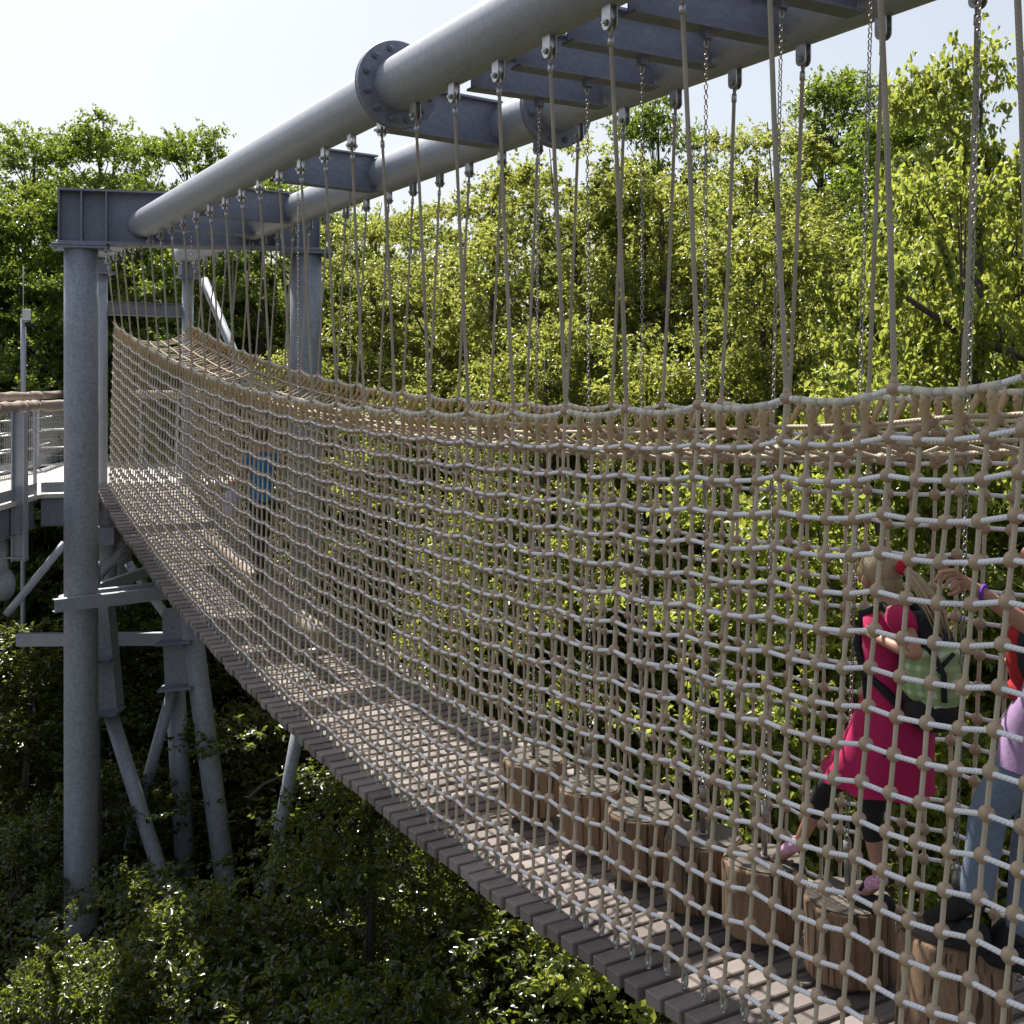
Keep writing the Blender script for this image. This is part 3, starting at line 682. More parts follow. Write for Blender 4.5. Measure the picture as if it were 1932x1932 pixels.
# lower crowns under the bridge
US = 'understorey_tree'; GU = 'low trees under the bridge'
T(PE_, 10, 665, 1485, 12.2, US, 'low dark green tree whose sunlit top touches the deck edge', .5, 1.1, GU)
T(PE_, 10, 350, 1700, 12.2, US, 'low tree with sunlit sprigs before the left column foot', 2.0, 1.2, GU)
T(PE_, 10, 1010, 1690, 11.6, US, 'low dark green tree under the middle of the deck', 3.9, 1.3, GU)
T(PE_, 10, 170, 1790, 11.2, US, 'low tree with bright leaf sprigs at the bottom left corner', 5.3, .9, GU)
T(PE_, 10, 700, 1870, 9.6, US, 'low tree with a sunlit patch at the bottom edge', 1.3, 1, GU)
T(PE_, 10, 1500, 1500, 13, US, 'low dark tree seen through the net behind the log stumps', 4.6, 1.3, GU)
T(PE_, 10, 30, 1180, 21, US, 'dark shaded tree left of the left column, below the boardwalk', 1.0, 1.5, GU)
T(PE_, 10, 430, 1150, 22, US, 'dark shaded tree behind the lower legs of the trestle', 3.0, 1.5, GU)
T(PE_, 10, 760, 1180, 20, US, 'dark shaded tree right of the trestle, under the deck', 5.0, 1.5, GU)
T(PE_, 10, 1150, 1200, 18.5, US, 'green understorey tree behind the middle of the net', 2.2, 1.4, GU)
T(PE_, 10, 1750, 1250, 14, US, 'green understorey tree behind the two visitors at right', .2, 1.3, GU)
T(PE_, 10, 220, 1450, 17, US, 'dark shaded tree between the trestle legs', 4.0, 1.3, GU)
# undergrowth
g_ = np.random.default_rng(5); n = 9000
ang = g_.uniform(-.9, .9, n)+YAW; dist = 9+40*g_.random(n)**.8
cx = dist*np.sin(ang); cy = dist*np.cos(ang); cz = np.array([gz(a, b) for a, b in zip(cx, cy)])+g_.random(n)**2*1.8
per = 16; C = np.repeat(np.stack([cx, cy, cz], 1), per, 0)+g_.normal(size=(n*per, 3))*np.array([.35, .35, .22])
N_ = n*per
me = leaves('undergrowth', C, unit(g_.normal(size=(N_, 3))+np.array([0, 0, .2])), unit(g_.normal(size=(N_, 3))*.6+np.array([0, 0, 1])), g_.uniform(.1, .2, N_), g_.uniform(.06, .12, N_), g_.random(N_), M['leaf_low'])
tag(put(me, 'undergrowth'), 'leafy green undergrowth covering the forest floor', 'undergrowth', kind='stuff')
# ------------------------------------------------------------------ boardwalk, trestle, mast
ZB = -1.75
def bd(px, F): p = at(px, 0, F); return Vector((p.x, p.y, 0))
near = [Vector((3.30, 18.75, 0)), bd(77, 17.6), bd(52, 17.0), bd(0, 15.9), bd(-90, 14.2), bd(-230, 12.2)]
farE = [Vector((5.9, 19.33, 0)), Vector((6.2, 24, 0)), bd(225, 31), bd(190, 30), bd(80, 22.9), bd(0, 21.0), bd(-120, 19), bd(-330, 16.5)]
bw = empty('boardwalk', (near[1].x, near[1].y, ZB-1), 'pale sunlit timber boardwalk with log handrails at the far end of the bridge', 'boardwalk')
outl = [Vector((3.30, 19.33, 0))]+near+farE[::-1]
k = len(outl); m = MB(); v = [(p.x, p.y, ZB) for p in outl]+[(p.x, p.y, ZB-.06) for p in outl]
m.add(v, [tuple(range(k)), tuple(range(k, 2*k))[::-1]]+[(i, k+i, k+(i+1) % k, (i+1) % k) for i in range(k)])
dm = M['deckwood']; t_ = dm.node_tree; b_ = t_.nodes['Principled BSDF']
m.build('deck_boards', dm, bw)
def inset(L, d, c=Vector((1.2, 22, 0))): return [p+(c-p).normalized()*d for p in L]
for L, lab in ((near, 0), (farE[2:], 1)):
    for a, b in zip(L[:-1], L[1:]):
        a2 = a+(b-a).normalized()*.02; m = MB(); u = Vector((0, 0, 1)); ins = ((a+b)/2-Vector((1.2, 22, 0))); 
        w_ = Vector((b.y-a.y, a.x-b.x, 0)).normalized(); w_ = w_ if w_.dot(Vector((1.2, 22, 0))-(a+b)/2) > 0 else -w_
        ibeam(m, a2+w_*.1+u*(ZB-.50), b+w_*.1+u*(ZB-.50), .43, .12)
        m.build('edge_beam', M['steel_dark'], bw)
        m = MB(); m.beam(a2+w_*.05+u*(ZB+.10), b+w_*.05+u*(ZB+.10), .012, .16); m.build('toe_board', M['steel'], bw)
        hh = ZB+(1.37 if lab == 0 else 1.46); jt = random.uniform(-.01, .01)
        m = MB(); n = 6; m.tube([a2+w_*.06+u*hh+(b-a2)*(i/n)+Vector((0, 0, .008*math.sin(i*2.1))) for i in range(n+1)], [.082+.006*math.sin(i*1.7+lab) for i in range(n+1)], 16)
        m.build('handrail', M['logrim'], bw)
        # wire mesh panel
        d = b-a2; Ln = d.length; m = MB()
        for i in range(int(Ln/.075)+1): q = a2+w_*.06+d*min(1, (i*.075)/Ln); m.beam(q+u*(ZB+.18), q+u*(ZB+1.22), .005, .005, (1, 0, 0))
        for z in (.2, .33, .46, .59, .72, .85, .98, 1.11, 1.22): m.beam(a2+w_*.06+u*(ZB+z), b+w_*.06+u*(ZB+z), .005, .005)
        for z in (.45, .72, 1.0): m.tube([a2+w_*.09+u*(ZB+z), b+w_*.09+u*(ZB+z)], .011, 6)
        m.build('mesh_panel', M['zinc'], bw)
        for q in ([a2] if Ln < 2.4 else [a2, a2+d*.5]): m = MB(); m.beam(q+w_*.08+u*(ZB-.1), q+w_*.08+u*(hh-.07), .05, .05, (0, 1, 0)); m.build('rail_post', M['steel'], bw)
# landing rails behind the net
for a, b in ((at(258, 744, 22.3), at(415, 745, 21.2)),):
    m = MB(); m.tube([a, (a+b)/2, b], .08, 14); m.build('handrail', M['logrim'], bw)
    for f in (.05, .5, .95): q = a+(b-a)*f; m = MB(); m.beam((q.x, q.y, ZB), (q.x, q.y, q.z), .05, .05, (0, 1, 0)); m.build('rail_post', M['steel'], bw)
# tall outer post with its bottom bracket
q = at(37, 777, 16.6); zb_ = -2.62; m = MB()
Mz = Matrix.Rotation(-YAW, 3, 'Z').to_4x4()
for s_ in (-1, 1): m.box((q.x+s_*.085*CS, q.y-s_*.085*SN, (q.z+zb_)/2), (.02, .15, q.z-zb_), Mz)
m.box((q.x, q.y, (q.z+zb_)/2), (.15, .014, q.z-zb_), Mz); m.box((q.x-.32*CS, q.y+.32*SN, zb_+.05), (.85, .14, .02), Mz); m.box((q.x-.32*CS, q.y+.32*SN, zb_+.42), (.85, .10, .02), Mz)
m.build('outer_post', M['steel'], bw)
# trestle under the landing
tr = empty('steel_trestle', at(250, 1600, 16.6), 'grey steel trestle of slanting tubes and box nodes beside the left column, under the boardwalk', 'trestle')
def tb(name, p, q, r, mt='steel_col', n=20):
    m = MB(); m.tube([p+(q-p)*(i/6) for i in range(7)], r, n); m.build(name, M[mt], tr)
def ext(p, q, zend=-13.3): return p+(q-p)*((zend-p.z)/(q.z-p.z))
a, b = at(208, 1345, 16.2), at(310, 1670, 16.0); tb('leg', a, ext(a, b), .105)
a, b = at(326, 1300, 16.9), at(262, 1530, 17.1); tb('leg', a, ext(a, b), .085)
a, b = at(330, 1293, 17.3), at(348, 1600, 17.3); tb('leg', a, ext(a, b), .15)
a, b = at(358, 1160, 16.9), at(420, 1620, 16.8); tb('leg', a, ext(a, b), .155)
a, b = at(563, 1370, 16.2), at(540, 1500, 16.2); tb('leg', a, ext(a, b), .09)
a = at(162, 1150, 16.4); tb('leg', Vector((a.x, a.y, -2.6)), Vector((a.x, a.y, -13.2)), .2)
def boxq(pts, F, dep, name):
    P = [at(x, y, F) for x, y in pts]; d = Vector((SN, CS, 0))*dep; k = len(P)
    m = MB(); m.add(P+[p+d for p in P], [tuple(range(k))[::-1], tuple(range(k, 2*k))]+[(i, (i+1) % k, k+(i+1) % k, k+i) for i in range(k)])
    return m.build(name, M['steel_col'], tr)
n1 = boxq([(172, 1140), (203, 1140), (221, 1340), (172, 1345)], 16.15, .3, 'box_node')
n2 = boxq([(305, 1155), (350, 1150), (358, 1290), (311, 1296)], 16.9, .3, 'box_node')
for nn, (x0, x1, y, F) in ((n1, (150, 216, 1246, 16.1)), (n1, (150, 228, 1347, 16.1)), (n2, (300, 366, 1212, 16.85)), (n2, (304, 368, 1298, 16.85))):
    p, q = at(x0, y, F), at(x1, y-6, F); m = MB(); m.beam(p, q, .42, .035); m.build('flange_plate', M['steel_dark'], nn)
def chan(name, p, q, h, w):
    m = MB(); u = Vector((0, 0, 1)); s = (q-p).cross(u).normalized()
    m.beam(p, q, .012, h); m.beam(p+u*(h/2-.006)+s*-(w/2+.007), q+u*(h/2-.006)+s*-(w/2+.007), w, .012); m.beam(p-u*(h/2-.006)+s*-(w/2+.007), q-u*(h/2-.006)+s*-(w/2+.007), w, .012); m.build(name, M['steel'], tr)
p, q = at(103, 1144, 15.0), at(335, 1117, 16.1); chan('cross_channel', p, q, .17, .09)
o_ = Vector((SN, CS, 0))*.5; chan('cross_channel', p+o_, q+o_, .17, .09)
chan('cross_channel', at(30, 1208, 17.2), at(332, 1206, 17.4), .19, .09)
chan('cross_channel', at(-20, 1762, 17.4), at(140, 1756, 17.6), .19, .09)
tb('brace', at(122, 1025, 16.4), at(12, 1160, 16.2), .055, 'steel')
tb('brace', at(228, 1040, 18.2), at(180, 1095, 17.2), .07, 'steel')
tb('brace', at(243, 1065, 17.8), at(322, 1172, 17.2), .07, 'steel')
p, q = at(186, 1112, 16.6), at(300, 1072, 17.8); chan('cross_channel', p, q, .15, .08)
tb('post', at(204, 935, 18.3), at(204, 1130, 18.3), .14); tb('post', at(226, 960, 19), at(236, 1140, 19), .16)
m = MB(); c = at(196, 1010, 17.9); m.box(c, (.42, .3, .26), Mz); m.build('bracket', M['steel_dark'], tr)
m = MB(); c = at(8, 1103, 16.6); m.sph(c, 1, 16, 10, (.16, .16, .24)); m.tube([c, c+Vector((0, 0, .7))], .06, 12); m.build('ball_joint', M['steel_col'], tr)
m = MB(); c = at(62, 1104, 16.0)
m = MB(); m.tube([(CL.x, CL.y, -2.965), (CL.x, CL.y, -2.93)], .29, 32); m.build('collar_plate', M['steel_dark'], tr)
# mast
ms = empty('camera_mast', (at(47, 735, 24).x, at(47, 735, 24).y, -13), 'thin grey mast with a small box and camera, standing left of the left column', 'mast')
a = at(44, 600, 24); m = MB(); m.tube([(a.x, a.y, z) for z in (-13, -5, 0, a.z)], .055, 10); m.tube([(a.x, a.y, a.z), (a.x, a.y, a.z+1.1)], .012, 6); m.build('pole', M['steel'], ms)
m = MB(); c = at(50, 594, 23.9); m.box(c, (.16, .16, .24), None, .01); m.build('junction_box', mat('white_box', (.5, .5, .5), .5), ms)
m = MB(); c = at(52, 612, 23.85); m.tube([c+Vector((-.05, 0, .0)), c+Vector((.13, -.03, -.01))], .05, 12); m.build('camera_housing', M['black'], ms)
# trees' bare boughs near the bridge
def bough(pts, r, label):
    m = MB(); P = [at(*p) for p in pts]; n = len(P); m.tube(P, [r*(1-.6*i/(n-1)) for i in range(n)], 9); thing(m, 'bough', M['bark'], label, 'branch')
bough([(1980, 690, 11), (1880, 655, 10.6), (1800, 620, 10.4), (1730, 575, 10.3), (1690, 545, 10.3)], .05, 'bare dark bough arching through the leaves right of the sixth chain')
bough([(1250, 1900, 10.2), (1150, 1790, 10), (1060, 1745, 9.9), (960, 1700, 9.9)], .035, 'dark bough rising below the deck edge, bottom middle')
bough([(470, 1505, 14.5), (500, 1478, 14.4), (530, 1465, 14.3)], .03, 'short pale broken bough left of the thin slanting leg')
# ------------------------------------------------------------------ people
def skin_mesh(name, V, E, Rr, mt, sub=2):
    me = bpy.data.meshes.new('tmp'); me.from_pydata([tuple(v) for v in V], E, [])
    o = bpy.data.objects.new('tmp', me); COL.objects.link(o)
    md = o.modifiers.new('s', 'SKIN'); md.use_smooth_shade = True
    for i, r in enumerate(Rr):
        sv = me.skin_vertices[0].data[i]; sv.radius = (r, r) if not hasattr(r, '__len__') else r; sv.use_root = (i == 0)
    ms = o.modifiers.new('u', 'SUBSURF'); ms.levels = sub; ms.render_levels = sub
    dg = bpy.context.evaluated_depsgraph_get(); dg.update()
    nm = bpy.data.meshes.new_from_object(o.evaluated_get(dg)); nm.name = name
    bpy.data.objects.remove(o); nm.materials.clear(); nm.materials.append(mt)
    for p in nm.polygons: p.use_smooth = True
    return nm
def chains(C):
    """C: list of chains [(key or point, radius), ...]; repeated keys join"""
    V = []; E = []; R = []; K = {}
    for ch in C:
        prev = None
        for p, r in ch:
            key = tuple(round(float(c), 5) for c in p)
            if key not in K: K[key] = len(V); V.append(p); R.append(r)
            if prev is not None and prev != K[key]: E.append((prev, K[key]))
            prev = K[key]
    return V, E, R
def loft(rings, n=28, fold=0, cap=True):
    m = MB(); v = []; f = []
    for i, (c, rx, ry, fo) in enumerate(rings):
        for k in range(n):
            a = 2*PI*k/n; q = 1+fo*math.sin(a*7+i*.15)
            v.append((c[0]+rx*q*math.cos(a), c[1]+ry*q*math.sin(a), c[2]+fo*.1*math.sin(a*7)))
    for i in range(len(rings)-1):
        for k in range(n): f.append((i*n+k, i*n+(k+1) % n, (i+1)*n+(k+1) % n, (i+1)*n+k))
    m.add(v, f, None, True)
    if cap: m.f.append(list(range(n))); m.uv.extend([(0, 0)]*n); m.sm.append(True)
    return m
def cloth(name, c, c2=None): return mat(name, c, .85, 0, col2=c2 or tuple(min(1, x*1.25) for x in c), scale=22, bump=.25)
def hand(ch, wrist, palm, tips, r):
    ch.append([(wrist, r*1.9), (palm, r*2.1)])
    for knuck, mid, tip in tips: ch.append([(palm, r*2.1), (knuck, r*1.05), (mid, r*.95), (tip, r*.75)])
# the child in pink
A_ = atX
pel = A_(1690, 1400, 4.13); sp = A_(1688, 1295, 4.13); che = A_(1686, 1205, 4.13); nb = A_(1679, 1150, 4.13); nk = A_(1668, 1126, 4.13)
hd = A_(1655, 1088, 4.13); ht = A_(1662, 1066, 4.13)
hN, hF = pel+Vector((-.08, 0, -.05)), pel+Vector((.08, 0, -.05))
kF = A_(1562, 1478, 4.22); aF = A_(1507, 1592, 4.2); tF = A_(1458, 1628, 4.18)
kN = A_(1640, 1532, 4.03); aN = A_(1662, 1660, 4.05); tN = A_(1622, 1690, 4.03)
sN = A_(1702, 1172, 3.98); eN = A_(1732, 1240, 3.94); wN = A_(1664, 1208, 3.96); pN = A_(1642, 1197, 3.98)
sF = nb+Vector((.14, 0, -.03)); eF = A_(1650, 1242, 4.32); wF = A_(1640, 1190, 4.26); pF = A_(1634, 1172, 4.22)
ch = [[(pel, .105), (sp, .088), (che, .10), (nb, .06), (nk, .042), (hd, .082), (ht, .088)], [(hd, .082), (hd+Vector((0, .085, -.045)), .03)],
      [(hd, .082), (hd+Vector((0, .095, -.008)), .014)],
      [(pel, .105), (hF, .08), (kF, .052), (aF, .032), (tF, .026)], [(pel, .105), (hN, .08), (kN, .052), (aN, .032), (tN, .026)],
      [(nb, .06), (sN, .045), (eN, .032), (wN, .023)], [(nb, .06), (sF, .045), (eF, .032), (wF, .023)]]
for w_, p_, sx in ((wN, pN, -1), (wF, pF, 1)):
    d = (p_-w_).normalized(); s_ = d.cross(Vector((0, 0, 1))).normalized()
    tips = [(p_+d*.03+s_*(q*.014), p_+d*.052+s_*(q*.015)+Vector((0, 0, -.006)), p_+d*(.07-.006*abs(q))+s_*(q*.015)+Vector((0, 0, -.018))) for q in (-1.5, -.5, .5, 1.5)]
    tips.append((p_+Vector((0, 0, .018)), p_+d*.015+Vector((0, 0, .03)), p_+d*.03+Vector((0, 0, .034))))
    hand(ch, w_, p_, tips, .0085)
girl = empty('person', (pel.x, pel.y, aN.z-.06), 'child in pink dress and black leggings with a green and black backpack, stepping across logs', 'person')
G = M['skin']; put(skin_mesh('body', *chains(ch), G), 'body', girl)
pink = cloth('pink_cotton', (.42, .010, .09))
hem = A_(1652, 1462, 4.13); mid = A_(1683, 1370, 4.13)
dr = loft([(nb+Vector((0, 0, .005)), .075, .07, 0), (nb+Vector((0, 0, -.03)), .15, .085, 0), (che, .155, .125, 0), (sp, .14, .118, .01), (mid, .18, .19, .02), (A_(1668, 1425, 4.13), .205, .215, .05), (hem, .22, .262, .07), (hem+Vector((0, -.005, -.035)), .222, .27, .08)])
for s0, e0 in ((sN, eN), (sF, eF)): dr.tube([nb*.3+s0*.7, s0, s0+(e0-s0)*.3], [.06, .062, .052], 14)
dr.build('dress', pink, girl)
ch = [[(pel, .10), (hF, .088), (kF, .062), (kF*.45+aF*.55, .048)], [(pel, .10), (hN, .088), (kN, .062), (kN*.5+aN*.5, .046)]]
put(skin_mesh('leggings', *chains(ch), M['black']), 'leggings', girl)
sock = mat('striped_sock', (.75, .6, .75), .8, col2=(.5, .06, .25), scale=28, stretch=(.3, 1.5, 3))
for a_, t_ in ((aF, tF), (aN, tN)):
    m = MB(); m.tube([a_+Vector((0, 0, .03)), a_, a_*.55+t_*.45+Vector((0, 0, .015)), t_+Vector((0, 0, .012))], [.034, .034, .033, .022], 14); m.build('sock', sock, girl)
    d = (t_-a_); d.z = 0; d.normalize(); c = a_*.5+t_*.5; yaw = math.atan2(d.y, d.x); zz = t_.z-.03
    m = MB(); Mr = Matrix.Rotation(yaw, 4, 'Z')
    m.sph((c.x+d.x*.01, c.y+d.y*.01, zz+.018), 1, 18, 10, (.13, .05, .038), Mr); m.sph((c.x-d.x*.075, c.y-d.y*.075, zz+.035), 1, 14, 8, (.05, .042, .045), Mr)
    m.tube([c+d*.02+Vector((-.045, 0, -.01)), c+d*.01+Vector((0, 0, .045)), c+d*.02+Vector((.045, 0, -.01))], .009, 6)
    m.build('shoe', M['black'], girl)
hair = mat('blonde_hair', (.26, .18, .09), .45, col2=(.52, .42, .26), scale=30, stretch=(6, 1, .6), bump=.5)
m = MB(); m.sph(hd+Vector((0, -.022, .034)), 1, 22, 14, (.094, .104, .098)); m.sph(hd+Vector((0, -.055, -.02)), 1, 16, 10, (.08, .07, .07))
kn = A_(1703, 1070, 4.13)
for q in range(16):
    a = q*2.4; rr_ = .008+.0016*q; o_ = Vector((rr_*math.cos(a), rr_*math.sin(a), 0))
    m.tube([kn, A_(1722, 1085, 4.13)+o_*.8, A_(1748, 1120, 4.11)+o_*1.3, A_(1768, 1155, 4.10)+o_*1.5, A_(1782, 1178+q*2, 4.09)+o_], [.010, .011, .009, .006, .0015], 6)
m.build('hair', hair, girl)
m = MB(); m.sph(kn, .034, 14, 10, (1, .8, 1.1)); m.build('hair_band', cloth('red_band', (.45, .01, .03)), girl)
m = MB()
for s_ in (-1, 1): m.sph(hd+Vector((s_*.083, -.005, -.012)), 1, 10, 8, (.014, .022, .032))
for s_ in (-1, 1): m.sph(hd+Vector((s_*.034, .078, .004)), 1, 10, 8, (.012, .008, .007))
m.build('face_detail', G, girl)
bpk = MB(); bc = A_(1752, 1262, 4.13)
bpk.sph(bc, 1, 24, 14, (.15, .115, .24)); bpk.sph(bc+Vector((0, -.03, -.17)), 1, 18, 12, (.145, .12, .10)); bpk.sph(bc+Vector((0, .05, .16)), 1, 16, 10, (.12, .08, .09))
for s_ in (-1, 1):
    X = s_*.085; bpk.tube([bc+Vector((X, .05, .17)), nb+Vector((X*1.1, -.04, .035)), nb+Vector((X*1.2, .07, -.02)), che+Vector((X*1.35, .11, -.04)), che+Vector((X*1.7, .05, -.13)), bc+Vector((X*1.5, .05, -.16))], [.02]*6, 8)
    bpk.tube([che+Vector((X*1.7, .05, -.12)), che+Vector((X*1.75, .02, -.3))], .013, 6)
bo = bpk.build('backpack', M['black'], girl)
pl = mat('green_plaid', (.20, .34, .10), .8); t_ = pl.node_tree; b_ = t_.nodes['Principled BSDF']; tc = t_.nodes.new('ShaderNodeTexCoord'); sx = t_.nodes.new('ShaderNodeSeparateXYZ'); t_.links.new(tc.outputs['Object'], sx.inputs[0])
def stripe(sock_, f, ph=0):
    a = t_.nodes.new('ShaderNodeMath'); a.operation = 'MULTIPLY'; a.inputs[1].default_value = f; t_.links.new(sock_, a.inputs[0])
    s = t_.nodes.new('ShaderNodeMath'); s.operation = 'SINE'; t_.links.new(a.outputs[0], s.inputs[0])
    g2 = t_.nodes.new('ShaderNodeMath'); g2.operation = 'GREATER_THAN'; g2.inputs[1].default_value = .35; t_.links.new(s.outputs[0], g2.inputs[0]); return g2.outputs[0]
ad = t_.nodes.new('ShaderNodeMath'); ad.operation = 'ADD'; t_.links.new(stripe(sx.outputs['Z'], 110), ad.inputs[0]); t_.links.new(stripe(sx.outputs['Y'], 130), ad.inputs[1])
rp = t_.nodes.new('ShaderNodeValToRGB'); rp.color_ramp.elements[0].color = (.28, .40, .18, 1); rp.color_ramp.elements[1].color = (.60, .68, .52, 1); e_ = rp.color_ramp.elements.new(.5); e_.color = (.34, .50, .22, 1)
dv = t_.nodes.new('ShaderNodeMath'); dv.operation = 'MULTIPLY'; dv.inputs[1].default_value = .5; t_.links.new(ad.outputs[0], dv.inputs[0]); t_.links.new(dv.outputs[0], rp.inputs[0]); t_.links.new(rp.outputs[0], b_.inputs['Base Color'])
m = MB(); m.sph(bc+Vector((0, -.085, -.03)), 1, 20, 12, (.13, .075, .16)); m.sph(bc+Vector((-.10, -.02, .0)), 1, 16, 10, (.062, .09, .13)); m.sph(bc+Vector((0, -.06, -.14)), 1, 18, 10, (.12, .08, .10)); m.build('pocket', pl, bo)
m = MB(); m.tube([bc+Vector((-.10, -.11, .10)), bc+Vector((-.09, -.155, .02)), bc+Vector((-.08, -.15, -.1))], .014, 6); m.tube([bc+Vector((-.02, -.15, .10)), bc+Vector((-.1, -.13, .03))], .01, 6); m.build('webbing', M['black'], bo)
# the visitor in jeans at the right edge
pel = A_(1980, 1395, 4.10); che = A_(2040, 1215, 4.08); sp = pel*.5+che*.5; nb = A_(2030, 1140, 4.08); nk = A_(2005, 1105, 4.08); hd = A_(1975, 1055, 4.06); ht = hd+Vector((0, -.01, .06))
kN = A_(1866, 1520, 3.98); aN = A_(1842, 1692, 3.97); tN = A_(1768, 1736, 3.98)
kF = A_(1945, 1575, 4.20); aF = A_(1928, 1752, 4.12); tF = A_(1862, 1790, 4.08)
sN = A_(2050, 1165, 3.92); eN = A_(1965, 1198, 3.78); wN = A_(1850, 1118, 3.60); pN = A_(1818, 1092, 3.555)
sF = nb+Vector((.17, .0, -.05)); eF = sF+Vector((.06, .05, -.26)); wF = eF+Vector((-.12, .18, .02))
ch = [[(pel, .135), (sp, .115), (che, .125), (nb, .07), (nk, .052), (hd, .085), (ht, .09)], [(hd, .085), (hd+Vector((0, .09, -.06)), .03)], [(hd, .085), (hd+Vector((0, .108, -.012)), .014)],
      [(pel, .135), (pel+Vector((-.09, 0, -.06)), .10), (kN, .066), (aN, .042), (tN, .032)], [(pel, .135), (pel+Vector((.09, 0, -.06)), .10), (kF, .066), (aF, .042), (tF, .032)],
      [(nb, .07), (sN, .058), (eN, .043), (wN, .027)], [(nb, .07), (sF, .058), (eF, .043), (wF, .027)]]
fz = []
for i, (kx, ky, mx_, my, tx, ty) in enumerate(((1800, 1076, 1777, 1078, 1763, 1097), (1803, 1081, 1784, 1084, 1771, 1103), (1807, 1088, 1791, 1093, 1781, 1109), (1813, 1096, 1800, 1102, 1793, 1114))):
    X = 3.50+.012*i; fz.append((A_(kx, ky, X), A_(mx_, my, X-.03), A_(tx, ty, X-.035)))
fz.append((A_(1815, 1112, 3.57), A_(1800, 1120, 3.56), A_(1786, 1122, 3.54)))
hand(ch, wN, pN, fz, .0088)
d = (wF-eF).normalized(); pf = wF+d*.06; s_ = Vector((0, 0, 1)).cross(d).normalized()
hand(ch, wF, pf, [(pf+d*.035+s_*(q*.016), pf+d*.065+s_*(q*.016)+Vector((0, 0, -.01)), pf+d*.085+s_*(q*.015)+Vector((0, 0, -.028))) for q in (-1.5, -.5, .5, 1.5)]+[(pf+s_*.03, pf+s_*.045+d*.02, pf+s_*.045+d*.045)], .0088)
man = empty('person', (pel.x, pel.y, aF.z-.06), 'visitor in grey-blue jeans and lilac top at the right edge, one hand gripping the net', 'person')
put(skin_mesh('body', *chains(ch), M['skin']), 'body', man)
denim = cloth('grey_blue_denim', (.12, .16, .24), (.20, .25, .34))
ch = [[(pel+Vector((0, 0, .06)), .125), (pel, .142), (pel+Vector((-.09, 0, -.06)), .115), (kN, .082), (kN*.4+aN*.6, .072), (aN+Vector((0, 0, .04)), .07), (aN+Vector((0, 0, -.03)), .07)], [(pel, .142), (pel+Vector((.09, 0, -.06)), .115), (kF, .082), (kF*.4+aF*.6, .072), (aF+Vector((0, 0, .04)), .07), (aF+Vector((0, 0, -.03)), .07)]]
put(skin_mesh('jeans', *chains(ch), denim), 'jeans', man)
lil = cloth('lilac_cotton', (.34, .22, .40))
sh_ = loft([(nb+Vector((0, 0, .01)), .085, .08, 0), (nb+Vector((0, 0, -.04)), .19, .11, 0), (che, .195, .155, 0), (sp, .175, .15, .015), (pel+Vector((0, 0, .06)), .185, .17, .02), (pel+Vector((0, 0, -.10)), .205, .19, .03)])
for s0, e0 in ((sN, eN), (sF, eF)): sh_.tube([nb*.3+s0*.7, s0, s0+(e0-s0)*.35], [.075, .078, .066], 14)
sh_.build('shirt', lil, man)
for a_, t_2 in ((aF, tF), (aN, tN)):
    d = (t_2-a_); d.z = 0; d.normalize(); c = a_*.5+t_2*.5; yaw = math.atan2(d.y, d.x); zz = t_2.z-.035; Mr = Matrix.Rotation(yaw, 4, 'Z')
    m = MB(); m.sph((c.x+d.x*.02, c.y+d.y*.02, zz+.03), 1, 18, 10, (.155, .056, .055), Mr); m.sph((c.x-d.x*.09, c.y-d.y*.09, zz+.05), 1, 14, 8, (.075, .058, .07), Mr); m.tube([a_+Vector((0, 0, -.01)), a_+d*.05+Vector((0, 0, -.03)), t_2+Vector((0, 0, .0))], [.056, .056, .046], 14); m.build('shoe', M['black'], man)
m = MB(); m.sph(hd+Vector((0, -.03, .035)), 1, 20, 12, (.1, .108, .1)); m.sph(hd+Vector((0, -.06, -.04)), 1, 16, 10, (.085, .07, .1)); m.build('hair', mat('brown_hair', (.06, .03, .018), .5, col2=(.14, .07, .04), scale=30, stretch=(6, 1, .6)), man)
m = MB()
for s_ in (-1, 1): m.sph(hd+Vector((s_*.088, -.005, -.012)), 1, 10, 8, (.014, .022, .034)); m.sph(hd+Vector((s_*.034, .086, .01)), 1, 10, 8, (.012, .008, .007))
m.build('face_detail', M['skin'], man)
m = MB(); m.tube([wN+(eN-wN)*.06+Vector((.034*math.cos(a), .012*math.cos(a), .034*math.sin(a))) for a in np.linspace(0, 2*PI, 15)[:-1]], .008, 6, closed=True); m.build('bracelet', cloth('purple_band', (.12, .03, .35)), man)
rp_ = che+Vector((0, .19, -.07)); m = MB(); m.sph(rp_, 1, 22, 14, (.14, .10, .20)); m.sph(rp_+Vector((0, .02, -.15)), 1, 16, 10, (.12, .09, .07)); ro = m.build('front_pack', cloth('red_nylon', (.33, .01, .012)), man)
m = MB(); m.sph(rp_+Vector((0, -.04, .02)), 1, 20, 12, (.15, .085, .19))
for s_ in (-1, 1): m.tube([rp_+Vector((s_*.09, -.02, .16)), nb+Vector((s_*.10, .06, .0)), nb+Vector((s_*.11, -.03, .02)), che+Vector((s_*.14, -.13, -.05))], .018, 8)
m.build('back_panel', M['black'], ro)
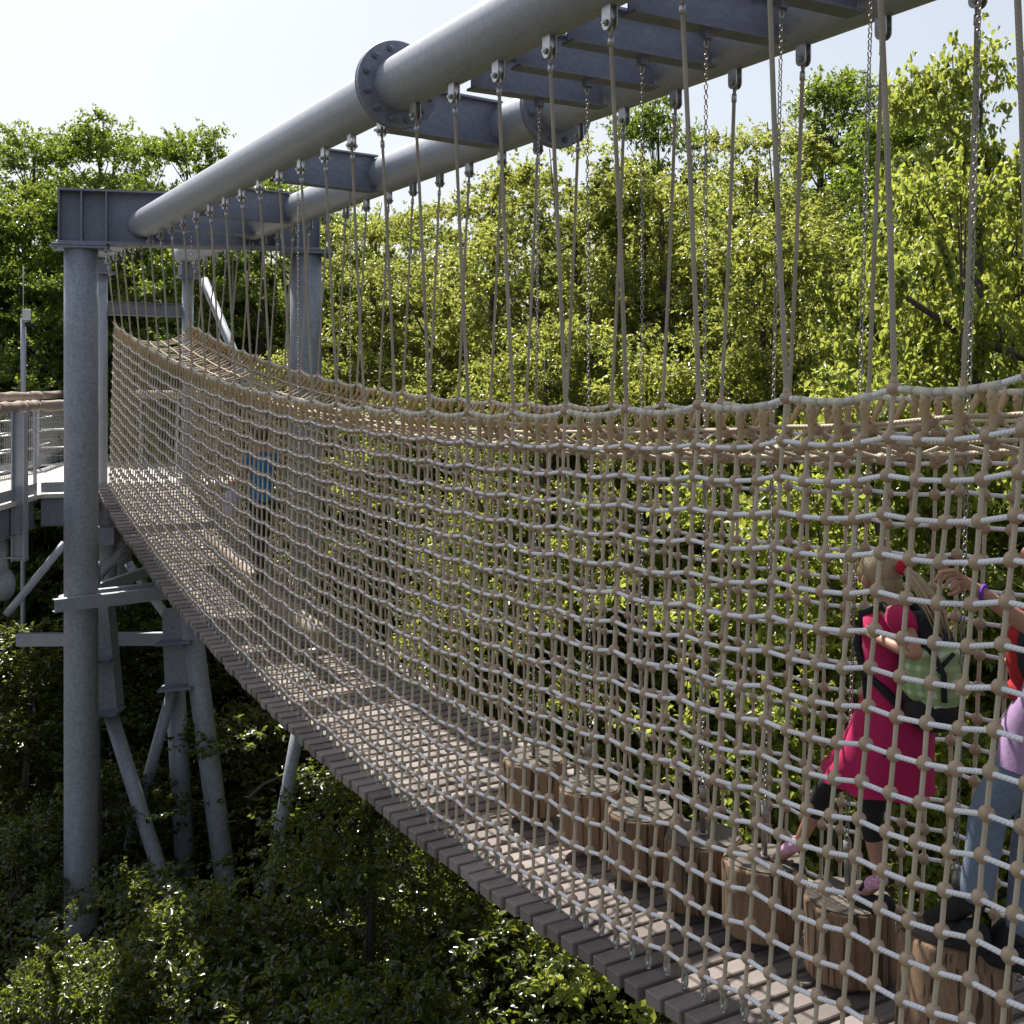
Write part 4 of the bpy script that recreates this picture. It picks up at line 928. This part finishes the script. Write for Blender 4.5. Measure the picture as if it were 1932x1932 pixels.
# the far visitor in blue
Y3 = 13.05; zf = zdeck(Y3)+.44
def Q(px, z, X, dy=0): p = A_(px, 900, X); return Vector((X, Y3+dy, z))
pel = Q(0, zf+.92, 4.13); che = Q(0, zf+1.3, 4.13, .03); nb = Q(0, zf+1.47, 4.13, .03); hd = Q(0, zf+1.66, 4.13, .06)
kN = Vector((4.04, Y3-.02, zf+.5)); aN = Vector((4.07, Y3-.13, zf+.08)); tN = aN+Vector((0, .14, -.04)); kF = Vector((4.20, Y3+.18, zf+.5)); aF = Vector((4.17, Y3+.2, zf+.08)); tF = aF+Vector((0, .14, -.04))
sN = nb+Vector((-.15, 0, -.05)); eN = sN+Vector((-.07, .03, -.26)); wN = eN+Vector((-.05, .2, -.05)); sF = nb+Vector((.15, 0, -.05)); eF = sF+Vector((.08, -.04, -.22)); wF = eF+Vector((.06, .16, .16))
ch = [[(pel, .13), (pel*.5+che*.5, .115), (che, .13), (nb, .07), (nb+Vector((0, .02, .08)), .052), (hd, .09), (hd+Vector((0, 0, .05)), .09)], [(hd, .09), (hd+Vector((0, .10, -.01)), .014)],
      [(pel, .13), (pel+Vector((-.09, 0, -.07)), .1), (kN, .065), (aN, .042), (tN, .032)], [(pel, .13), (pel+Vector((.09, 0, -.07)), .1), (kF, .065), (aF, .042), (tF, .032)],
      [(nb, .07), (sN, .056), (eN, .04), (wN, .027)], [(nb, .07), (sF, .056), (eF, .04), (wF, .027)]]
for w_, e_0 in ((wN, eN), (wF, eF)):
    d = (w_-e_0).normalized(); p_ = w_+d*.06; s_ = Vector((1, 0, 0))
    hand(ch, w_, p_, [(p_+d*.03+s_*(q*.017), p_+d*.06+s_*(q*.017), p_+d*.08+s_*(q*.016)+Vector((0, 0, -.02))) for q in (-1.5, -.5, .5, 1.5)]+[(p_+Vector((0, 0, .025)), p_+d*.02+Vector((0, 0, .04)), p_+d*.04+Vector((0, 0, .045)))], .0088)
far = empty('person', (4.13, Y3, zf), 'person in blue top and dark trousers on the far balance log, glimpsed through the net', 'person')
put(skin_mesh('body', *chains(ch), M['skin'], 1), 'body', far)
s3 = loft([(nb+Vector((0, 0, .01)), .08, .08, 0), (nb+Vector((0, 0, -.04)), .15, .11, 0), (che, .155, .14, 0), (pel*.5+che*.5, .145, .13, .02), (pel, .155, .15, .04)], 20)
for s0, e0 in ((sN, eN), (sF, eF)): s3.tube([nb*.3+s0*.7, s0, s0+(e0-s0)*.45], [.055, .06, .05], 12)
s3.build('shirt', cloth('blue_cotton', (.02, .15, .34)), far)
put(skin_mesh('trousers', *chains([[(pel, .12), (pel+Vector((-.08, 0, -.07)), .10), (kN, .08), (aN, .06)], [(pel, .12), (pel+Vector((.08, 0, -.07)), .10), (kF, .08), (aF, .06)]]), cloth('dark_trousers', (.03, .03, .045)), 1), 'trousers', far)
m = MB(); m.sph(hd+Vector((0, -.03, .035)), 1, 16, 10, (.1, .108, .1)); m.build('hair', bpy.data.materials['brown_hair'], far)
for a_ in (aN, aF): m = MB(); m.sph(a_+Vector((0, .06, -.045)), 1, 14, 8, (.05, .14, .04)); m.build('shoe', M['black'], far)
lb = wN+Vector((-.0, .08, -.27)); m = MB(); m.sph(lb, 1, 18, 12, (.10, .15, .20)); m.tube([lb+Vector((0, -.08, .16)), wN+Vector((0, .06, .0)), lb+Vector((0, .09, .16))], .012, 6)
thing(m, 'shoulder_bag', cloth('pale_lilac_cloth', (.55, .50, .66)), 'pale lilac bag dangling from the hand of the far person in blue', 'bag')
